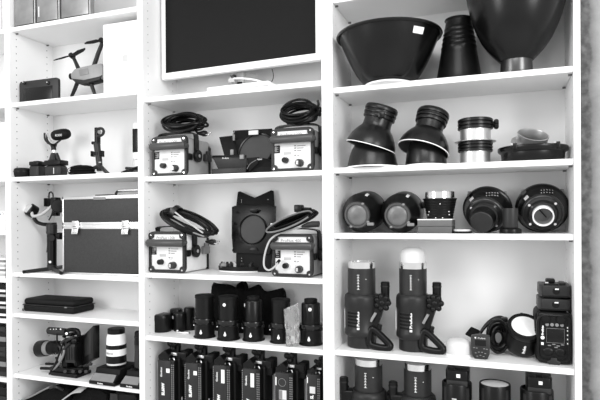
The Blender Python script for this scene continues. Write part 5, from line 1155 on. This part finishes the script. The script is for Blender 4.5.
# ================================================================== C3 and C4 flash heads
def flashhead(px, cell, pyt, label, rz=0.0, dome=None, pyb=None, Y=None, bodyw=17.2):
    if Y is None: f = onz(px, pyb, Z[cell]); Y = f.y+15*kr(px, f.y)
    s = Spot(px, Y, cell, 'studio_flash', label, 'flash', 'black studio flash heads', rz); t = s.t; k = s.kr; u = s.k
    zt = s.h(pyt); zc = zt-6.2*u; z2 = zt-31.5*u
    R = bodyw*k; r = 13.9*k
    q = MB(FLASHB); pr = [(0, 0), (R*.78, 0), (R*.84, .003), (R*.84, z2*.20), (R*.98, z2*.24), (R, z2*.27), (R, z2*.33), (R*.95, z2*.36), (R*.95, z2*.72), (R, z2*.76), (R, z2*.92), (R*.96, z2*.97), (R*.86, z2), (0, z2)]
    q.lathe(pr, 56); body = q.build('body', t)
    q = MB(DGR); q.lathe([(0, z2), (r, z2), (r, zc), (0, zc)], 48); tb_ = q.build('tube', t)
    q = MB(CHR); q.lathe([(0, zc), (r*.98, zc), (r*1.0, zt), (r*.93, zt), (r*.92, zc+.002), (0, zc+.002)], 48); q.build('chrome_collar', t)
    if dome:
        zd = s.h(dome); q = MB(FROST); pr = [(0, zt-.01), (r*.90, zt-.01), (r*.92, zt+(zd-zt)*.45)]
        for i in range(1, 8): A = i/7*PI/2; pr.append((r*.92*math.cos(A)**.6 if i < 7 else 0, zt+(zd-zt)*(.45+.55*math.sin(A))))
        q.lathe(pr, 40); q.build('dome', t)
    else:
        q = MB(FROST); q.lathe([(0, zc+.004), (r*.9, zc+.004), (r*.9, zt-.004), (0, zt-.001)], 40); q.build('glass_cover', t)
    # scale marks on the tube
    q = MB(WPT)
    for i in range(6):
        q.M = MX.Rotation(-rz, 4, 'Z'); d = V((0, -1, 0)); z_ = z2+(zc-z2)*(.2+.11*i); q.b2(d*(r+.0004)+V((-.0042, -.0004, z_)), d*(r+.0004)+V((.0042, .001, z_+.0016)))
        if i < 5: q.b2(d*(r+.0004)+V((-.0010, -.0004, z_)), d*(r+.0004)+V((.0010, .001, z_+.007)))
    A = .55; d = V((math.sin(A), -math.cos(A), 0)); q.cyl(d*(r-.001)+V((0, 0, z2+(zc-z2)*.6)), d*(r+.0006)+V((0, 0, z2+(zc-z2)*.6)), .0014, seg=10)
    q.build('scale_marks', tb_)
    # vents and name on the front of the body
    q = MB(BLKM); Rv = R*.95
    for i in range(5):
        for j in range(3):
            A = -.62+j*.26; d = V((math.sin(A), -math.cos(A), 0)); z_ = z2*(.40+.06*i); e_ = V((math.cos(A), math.sin(A), 0))
            q.prism([d*(Rv+.0008)-e_*.0075+V((0, 0, z_)), d*(Rv+.0008)+e_*.0075+V((0, 0, z_)), d*(Rv+.0008)+e_*.0075+V((0, 0, z_+z2*.035)), d*(Rv+.0008)-e_*.0075+V((0, 0, z_+z2*.035))], -d*.003)
    q.use(DGR)
    for i in range(6):
        A = -.36; d = V((math.sin(A), -math.cos(A), 0)); z_ = z2*(.388+.06*i); e_ = V((math.cos(A), math.sin(A), 0))
        q.prism([d*(Rv+.0006)-e_*.020+V((0, .003, z_)), d*(Rv+.0012)+V((0, 0, z_)), d*(Rv+.0006)+e_*.020+V((0, 0.003, z_)), d*(Rv+.0006)+e_*.020+V((0, .003, z_+.0012)), d*(Rv+.0012)+V((0, 0, z_+.0012)), d*(Rv+.0006)-e_*.020+V((0, .003, z_+.0012))], -d*.003)
    q.build('vent', body)
    A = .02 if rz == 0 else .02; d = V((math.sin(A), -math.cos(A), 0))
    q = MB(WPT); q.text('Profoto', V(d*(Rv+.0009))+V((0, 0, z2*.56)), z2*.27, 2.5*u, PI/2, None, .04); 
    c_ = d*(Rv+.0009)+V((0, 0, z2*.385)); q.b2(c_+V((-1.2*u, 0, -1.2*u)), c_+V((1.2*u, .002, 1.0*u))); q.build('lettering', body)
    if rz == 0: q = MB(WPL); q.box((-R*.985, -R*.1, z2*.5), (.003, .010, z2*.40), .001); q.build('side_strip', body)
    # bracket, post, star knob and loop handle
    bx = R-.006
    q = MB(BLK); q.b2((R*.5, -.022, z2*.80), (bx+11*u, .022, z2*.995), .008, 3); q.build('bracket', t)
    q = MB(BLK); q.cyl((bx+8*u, .006, z2*.9), (bx+8*u, .006, z2+12*u), 4.2*u, 4.4*u, bev=.003); q.use(DGR); q.cyl((bx+8*u, .006, z2+7*u), (bx+8*u, .006, z2+8*u), 4.7*u); q.build('umbrella_post', t)
    kc = V((bx+7*u, -.026, z2-7.5*u)); q = MB(BLK)
    for i in range(7):
        A = 2*PI*i/7; q.ball(kc+V((6.0*u*math.cos(A), -.004, 6.0*u*math.sin(A))), 3.0*u, (1, .9, 1), 12)
    q.cyl(kc+V((0, .03, 0)), kc+V((0, -.012, 0)), 6.6*u, 5.8*u, bev=.003, seg=28); q.ball(kc+V((0, -.012, 0)), 3*u, (1, .5, 1), 14); q.build('star_knob', t)
    q = MB(BLK); q.hexa([V(v) for v in ((R*.50, -.036, z2*.30), (R*.92, -.042, z2*.30), (bx+9*u, -.024, z2*.80), (bx-5*u, -.026, z2*.84), (R*.50, -.01, z2*.30), (R*.92, -.01, z2*.30), (bx+9*u, .0, z2*.80), (bx-5*u, .0, z2*.84))], .003)
    q.build('tilt_arm', t)
    q = MB(MGR); q.hexa([V(v) for v in ((R*.60, -.0425, z2*.52), (R*.74, -.0445, z2*.50), (R*1.02, -.037, z2*.66), (R*.88, -.0365, z2*.68), (R*.60, -.03, z2*.52), (R*.74, -.03, z2*.50), (R*1.02, -.026, z2*.66), (R*.88, -.026, z2*.68))], .001); q.build('arm_plate', t)
    q = MB(BLK)
    L_ = [(R*.66, -.038, z2*.36), (R*.60, -.042, z2*.12), (R+.004, -.044, z2*.06), (bx+12*u, -.040, z2*.045), (bx+15*u, -.040, z2*.08), (bx+13.0*u, -.038, z2*.14), (bx+3*u, -.036, z2*.31), (R*.86, -.036, z2*.36)]
    q.tube(spl(L_, 4, True), 3.5*u, 10, True); q.b2((R*.5, -.040, z2*.05), (R*.86, -.012, z2*.40), .004); q.build('handle', t)
    q = MB(BLK); q.cyl((bx+3*u, -.03, z2*.36), (bx+5*u, -.03, z2*.46), 2.2*u, bev=.001); q.b2((bx, -.034, z2*.34), (bx+6*u, -.02, z2*.40), .002); q.build('cable_clip', t)
    q = MB(WPT); q.text('8', (R*.68, -.0405, z2*.2), 2.6*u, 3*u); q.build('number', [c for c in t.children if c.name.startswith('handle')][0])
    return s
flashhead(362, 'C3', 261.5, 'black flash head without a dome, standing nearest the left shelf side', 0, None, 349.5)
flashhead(413.3, 'C3', 262, 'black flash head topped with a white frosted dome', 0, 247, 352.8)
flashhead(369, 'C4', 357.5, 'black flash head on the lowest shelf below the domeless one', PI+.25, None, None, .10, 18.5)
flashhead(418, 'C4', 362, 'black flash head on the lowest shelf below the dome topped one', PI+.25, None, None, .10, 18.5)

# white dome cap
f = onz(459, 358, Z['C3']); s = Spot(459, f.y+13.5*kr(459, f.y), 'C3', 'dome_cap', 'white frosted dome cap beside the small remote', 'dome cap'); k = s.kr
zt = s.h(338.5)
q = MB(FROST); pr = [(0, .001), (12.7*k, 0), (13.2*k, .003), (13.2*k, zt*.35), (13.2*k, zt*.6)]
for i in range(1, 8): A = i/7*PI/2; pr.append((13.2*k*math.cos(A)**.55 if i < 7 else 0, zt*(.6+.4*math.sin(A))))
q.lathe(pr, 48); q.build('dome', s.t); MB(WPL).lathe([(13.2*k, 0), (13.6*k, 0), (13.7*k, .006), (13.2*k, .007)], 48).build('rim', s.t)
# remote
f = onz(480.5, 359, Z['C3']); Y = f.y+.006; loc = V((f.x, Y, Z['C3'])); k = kz(480, Y); kx = k
t = thing('remote_trigger', 'small black remote trigger with a screen and buttons, between dome cap and cable', 'remote', loc)
q = MB(DGR); o_ = [(-8.4, 22.5), (-9.3, 21.5), (-9.2, 12), (-8, 4), (-6, .5), (-4.5, 0), (5, 0), (6.8, .8), (8.6, 5), (9.3, 14), (9.2, 22), (8.4, 23), (0, 24)]
q.prism([V((x*kx, 0-.012*(1-z/24), z*k)) for x, z in o_], (0, .022, 0), .003); b = q.build('body', t)
yy = lambda z: -.012*(1-z/24)-.0006
q = MB(SCR); q.hexa([V((-5.2*k, yy(13), 13*k)), V((5.2*k, yy(13), 13*k)), V((5.2*k, yy(18.5), 18.5*k)), V((-5.2*k, yy(18.5), 18.5*k)), V((-5.2*k, .004, 13*k)), V((5.2*k, .004, 13*k)), V((5.2*k, .004, 18.5*k)), V((-5.2*k, .004, 18.5*k))], 0); q.build('screen', t)
q = MB(MGR)
for x, z in ((-6, 11), (-3.5, 10.8), (3.5, 10.5), (6, 10.3), (-4.5, 6), (-1.5, 7), (1.5, 7), (4.5, 6), (0, 4), (-3, 3), (3, 3)): q.box((x*k, yy(z), z*k), (1.7*k, .002, .7*k), .0004)
q.each('button', t)
q = MB(WPT); q.text('Profoto', (1.2*k, yy(20.6)-.0004, 20.6*k), 7*k, 1.5*k); q.b2((-5.5*k, yy(20.6)-.0002, 20*k), (-4.2*k, .002, 21.4*k)); q.build('lettering', b)
# ring head with cable
f = onz(522, 359.5, Z['C3']); Y = f.y+.055; p0, p1 = at(521.8, 347, Y), at(525.3, 331, Y-.048)
loc = V((p0.x, p0.y, Z['C3'])); k = kr(522, Y)
t = thing('compact_flash', 'round black flash head with a bright white face tilted upward', 'flash', loc)
a, b = p0-loc, p1-loc; mx_ = axis_mx(a, b); L = (b-a).length
q = MB(BLK); q.lathe([(0, -.02), (14.5*k, -.02), (16.5*k, -.012), (17.4*k, .004), (17.6*k, L*.75), (17.2*k, L*.8), (17.9*k, L*.86), (17.9*k, L*1.0), (17*k, L*1.04), (15*k, L*1.03)], 56, mx_); bd = q.build('body', t)
q = MB(FACE); q.lathe([(0, L*1.0), (9*k, L*1.005), (13.9*k, L*1.01), (14*k, L*.98)], 48, mx_); q.build('diffuser', t)
q = MB(BLKM); q.lathe([(14*k, L*.98), (13.8*k, L*1.03), (14.3*k, L*1.06), (17.4*k, L*1.05), (17.9*k, L*1.0)], 56, mx_); rg = q.build('front_ring', t)
zmin = min(v.co.z for v in bd.data.vertices)
q = MB(WPT); d_ = (b-a).normalized(); fwd = V((0, -1, 0)); n_ = (fwd-d_*fwd.dot(d_)).normalized(); rt = d_.cross(n_)
nn = n_*math.cos(.12)+rt*math.sin(.12); base_ = a+d_*(L*.36)+nn*(17.75*k)
xa = -d_; zu = nn.cross(xa) if False else (xa.cross(-nn)); Mt = MX(((d_.x, (nn.cross(d_)).x, nn.x, base_.x), (d_.y, (nn.cross(d_)).y, nn.y, base_.y), (d_.z, (nn.cross(d_)).z, nn.z, base_.z), (0, 0, 0, 1)))
q.text('Profoto', V((0, 0, 0)), 12*k, 3.0*k, 0, Mt @ MX.Rotation(-PI/2, 4, 'X'), .05); q.build('lettering', bd)
q = MB(BLK); q.box((0, 0, 0), (.010, .016, .012), .003, mx=mx_ @ MX.Translation((0, 18*k, L*.9))); q.box((0, 0, 0), (.010, .012, .008), .002, mx=mx_ @ MX.Translation((-17.8*k, 4*k, L*.95))); q.build('ring_tab', t)
q = MB(BLK); c_ = at(543, 352, Y)-loc; q.tube(spl([c_+V((-.03, .02, 0)), c_+V((0, .01, -.004)), c_+V((.012, 0, -.02))]), .006, 8); q.build('stand_mount', t)
for x in t.children:
    for y in [x]+list(x.children):
        for v in y.data.vertices: v.co.z -= zmin-.0003
f = onz(498, 356, Z['C3']); Y = f.y+.05; loc = V((f.x, Y, Z['C3'])); k = kz(498, Y)
t = thing('flash_cable', 'ribbed black cable bundle with a wide strap arching beside the white faced head', 'cable', loc)
def p(px, py, dy=0.0): return at(px, py, Y+dy)-loc
q = MB(BLK); R_ = random.Random(8)
for i in range(12):
    g = 1-(i % 4)*.17; c_ = p(499+R_.uniform(-1.2, 1.2), 337+R_.uniform(-1, 1)+(1-g)*3, -.03+i*.006); rx_, rz_ = (10.2*g+R_.uniform(-.8, .6))*k, (15.4*g+R_.uniform(-.8, .4))*k
    q.tube([c_+V((rx_*math.cos(A), .012*math.sin(A+i), rz_*math.sin(A))) for A in [2*PI*j/30 for j in range(30)]], .0042, 8, True)
zmin = min(v.co.z for v in q.bm.verts)
for v in q.bm.verts: v.co.z -= zmin-.0003
q.build('coil', t)
q = MB(BLKM); q.band(spl([p(479, 336, .02), p(483, 329, .02), p(489, 322.5, .02), p(496, 318.6, .02), p(503, 318.8, .02), p(506, 324, .02), p(506, 334, .02)]), (0, .016, .004), .005); q.build('strap', t)
q = MB(CLOTH); P = [p(464.8, 334.5, -.01), p(471, 327, .01), p(480, 331, .01), p(476.5, 341, -.01)]; q.prism(P, (0, .012, 0), .003); q.build('strap_end', t)
q = MB(BLK); q.b2(p(501, 333, -.0), p(508, 316.5, .03), .006); q.ball(p(498, 323, .0), 5*k, (1, 1, .8)); q.build('buckle', t)
# battery pack with screen and two spare batteries on it
f = onz(553.5, 365, Z['C3']); Y = f.y+.012; a, b = at(535.5, 340, Y), at(572.2, 340, Y); w = min(b.x, X['Cr']-.002)-a.x; loc = V((a.x+w/2, Y, Z['C3']))
hz4 = lambda py: at(553, py, Y).z-Z['C3']
h = hz4(311.5)
t = thing('battery_generator', 'black battery generator with a control screen facing forward by the wall side', 'battery pack', loc); hw = w/2; u = kz(553, Y)
q = MB(BLKM); q.box((-.003, .075, h*.5), (w*.97, .14, h*1.0), .020, 4); b_ = q.build('body', t)
q = MB(BLK); q.box((.002, .004, h*.5), (w*.93, .02, h*.98), .010, 4); q.build('front_shell', t)
q = MB(BLK)
def rrect(hx, z0, z1, r, y): 
    L = []
    for cx_, cz_, a0 in ((hx-r, z1-r, 0), (-hx+r, z1-r, PI/2), (-hx+r, z0+r, PI), (hx-r, z0+r, 3*PI/2)):
        for i in range(6): A = a0+i*PI/10; L.append(V((cx_+r*math.cos(A), y, cz_+r*math.sin(A))))
    return L
q.tube(rrect(w*.43, h*.07, h*.93, 7*u, -.006), 1.5*u, 8, True); q.build('bumper', t)
q = MB(SCR); q.b2((-6.5*u, -.0075, h*.42), (9.5*u, .0, h*.68), .001); q.build('screen', t)
q = MB(MGR); q.tube([(-6.6*u, -.0075, h*.415), (9.6*u, -.0075, h*.415), (9.6*u, -.0075, h*.685), (-6.6*u, -.0075, h*.685)], .0008, 6, True); q.build('screen_edge', t)
q = MB(BLK)
for x in (-7, 6.5): q.cyl((x*u, -.004, h*.855), (x*u, -.013, h*.855), 4.2*u, bev=.002, seg=24)
for x in (-5, 6): q.ball((x*u, -.004, h*.24), 5.5*u, (1, .35, .8))
q.each('socket', t)
q = MB(MGR)
for x in (-6, -1.5, 3, 7.5): q.cyl((x*u, -.006, h*.755), (x*u, -.009, h*.755), 1.7*u, bev=.0006)
for x, z in ((-4, .36), (0, .385), (4, .36), (8, .385), (2, .33)): q.box((x*u, -.0075, h*z), (3*u, .002, 1.0*u), .0004)
q.each('button', t)
q = MB(WPT)
q.text('Profoto', (-10.2*u, -.0072, h*.64), 9.5*u, 2.2*u, PI/2, None, .04); q.cyl((-10.2*u, -.005, h*.50), (-10.2*u, -.0075, h*.50), 1.8*u); q.b2((-11.5*u, -.0072, h*.36), (-9.2*u, -.004, h*.41))
for z in (.40, .48, .56, .64, .70): q.b2((12*u, -.0072, h*z), (14*u, -.004, h*z+1.4*u))
q.build('lettering', t)
q = MB(DGR); q.prism([V((x*u, -.012, z*u)) for x, z in ((-5, 0), (5, 0), (6.5, 3), (3, 4.5), (2.5, 7), (-2.5, 7), (-3, 4.5), (-6.5, 3))], (0, .012, 0), .002); q.build('latch', t)
hb_ = h*1.0
def battery(z0, px0, px1, pyt, pyb, label, top):
    k_ = at(px0, 290, Y+.0), at(px1, 290, Y); x0, x1 = k_[0].x-loc.x, min(k_[1].x, X['Cr']-.002)-loc.x; hh = (at(553, pyt, Y).z-at(553, pyb, Y).z)*.88
    l = loc+V(((x0+x1)/2, .004, z0)); t = thing('battery', label, 'battery', l, 0, 'spare batteries on the generator'); w_ = x1-x0
    q = MB(DGR); o_ = [(-w_/2, .03), (-w_*.40, 0), (w_*.40, 0), (w_/2, .02), (w_/2, .12), (-w_/2, .12)]
    q.prism([V((x, y, 0)) for x, y in o_], (0, 0, hh), .004); q.build('body', t)
    q = MB(BLK); q.cyl((w_*.03, .012, hh*.55), (w_*.03, -.002, hh*.55), 3.4*u, bev=.001); q.b2((-w_*.42, -.001, hh*.05), (w_*.42, .003, hh*.18), .001); q.build('release_button', t)
    q = MB(WPL); q.b2((-w_*.01, -.0022, hh*.66), (w_*.11, .002, hh*.78), .0005); q.build('white_mark', t)
    q = MB(BLK); q.b2((-w_*.34, .012, hh), (w_*.1, .05, hh+.0045), .002); 
    if top: q.box((-w_*.12, .05, hh+.010), (w_*.30, .03, .016), .005); q.use(PGR).b2((-w_*.30, .02, hh+.005), (-w_*.2, .03, hh+.008)); q.use(DGR).box((w_*.25, .05, hh+.004), (w_*.2, .05, .008), .002)
    q.build('top_plate', t)
    return hh+.005
battery_z = hb_+.001
zb1 = battery(battery_z, 538.2, 572.5, 296, 309.5, 'dark battery lying directly on the generator under another battery', False)
battery(battery_z+zb1, 539.3, 572.3, 283, 296.5, 'dark battery on top of the other battery above the generator', True)

# ================================================================== C4 canisters
def can(px, hw, pyt, label, Y, bat=None, face=False):
    s = Spot(px, Y, 'C4', 'battery_canister', label, 'canister', 'round black canisters on the lowest shelf'); k = s.kr; zt = s.h(pyt); R = hw*k
    q = MB(BLK); q.lathe([(0, 0), (R*.97, 0), (R, .003), (R, zt-.003), (R*.97, zt), (R*.9, zt), (R*.88, zt-.006), (0, zt-.006)], 56); b = q.build('body', s.t)
    for a0 in (-.8, .85):
        q = MB(DGR); A = a0; d = V((math.sin(A), -math.cos(A), 0)); e_ = V((math.cos(A), math.sin(A), 0)); q.prism([d*(R+.001)-e_*.006+V((0, 0, zt*.3)), d*(R+.001)+e_*.006+V((0, 0, zt*.3)), d*(R+.001)+e_*.006+V((0, 0, zt*.96)), d*(R+.001)-e_*.006+V((0, 0, zt*.96))], -d*.004); q.build('side_strip', s.t)
    q = MB(PGR); d = V((-.1, -1, 0)).normalized()
    for z_ in ((.045, .055) if bat else (.05,)): c_ = d*(R+.0005)+V((0, 0, zt-z_)); q.b2(c_+V((-2.3*k, -.0004, -.0016)), c_+V((2.3*k, .003, .0016)))
    q.build('lettering', b)
    if face: q = MB(PGR); q.lathe([(0, zt-.001), (R*.88, zt-.003), (R*.89, zt-.006)], 48); q.build('diffuser', s.t)
    if bat:
        x0, x1, p0_, p1_ = bat; cx_ = at((x0+x1)/2, 380, Y).x-s.loc.x; w = at(x1, 380, Y).x-at(x0, 380, Y).x; hh = at(px, p0_, Y-.02).z-at(px, p1_, Y-.02).z
        q = MB(BLK); q.prism([V((cx_+x_, -R*.72+y_, zt-.006)) for x_, y_ in ((-w/2, .012), (-w*.42, 0), (w*.42, 0), (w/2, .012), (w/2, .075), (-w/2, .075))], (0, 0, hh+.008), .004); bt = q.build('battery', s.t)
        q = MB(WPL); q.box((cx_+.004, -R*.72-.0004, zt+hh*.66), (3.8*k, .002, 3.6*k), .0005); q.build('white_mark', bt)
        q = MB(DGR); q.b2((cx_-w*.44, -R*.72-.003, zt-.004), (cx_+w*.44, -R*.72+.006, zt+hh*.30), .002); q.build('battery_lip', bt)
        q = MB(BLK); q.b2((cx_-w*.42, -R*.6, zt+hh-.001), (cx_-w*.12, -R*.3, zt+hh+.007), .002); q.b2((cx_+w*.12, -R*.6, zt+hh-.001), (cx_+w*.42, -R*.3, zt+hh+.007), .002); q.build('contact_ridge', bt)
can(457.3, 15, 381.5, 'round black canister with a battery fitted on top, beside the flash head', .07, (446.2, 469.5, 370, 383))
can(495.2, 16, 383, 'round black canister with a pale round top between two battery topped ones', .07, None, True)
can(537, 17, 388.5, 'round black canister with a battery fitted on top, by the wall side', .07, (525.5, 551.5, 376.5, 390))
# ================================================================== light
def area(name, loc, aim, sx, sy, e):
    l = bpy.data.lights.new(name, 'AREA'); l.shape = 'RECTANGLE'; l.size = sx; l.size_y = sy; l.energy = e
    o = bpy.data.objects.new(name, l); C.objects.link(o); o.location = loc
    o.rotation_euler = (V(aim)-V(loc)).to_track_quat('-Z', 'Y').to_euler(); return o
area('window_light', (2.1, -2.5, 2.25), (-.3, 0, 1.45), 1.1, 1.7, 64)
area('window_light', (-2.5, -2.6, 2.1), (-.7, 0, 1.45), 1.0, 1.6, 37)
area('overhead_fill', (-.2, -2.0, 3.0), (-.5, 0, 1.4), 1.4, .8, 26)  # added fill from above, no known lamp there
wd = bpy.data.worlds.new('world'); bpy.context.scene.world = wd; wd.use_nodes = True
wd.node_tree.nodes['Background'].inputs[0].default_value = (1, 1, 1, 1); wd.node_tree.nodes['Background'].inputs[1].default_value = 0.80
vs = bpy.context.scene.view_settings; vs.view_transform = 'Standard'; vs.look = 'None'; vs.exposure = 0.11; vs.gamma = 1
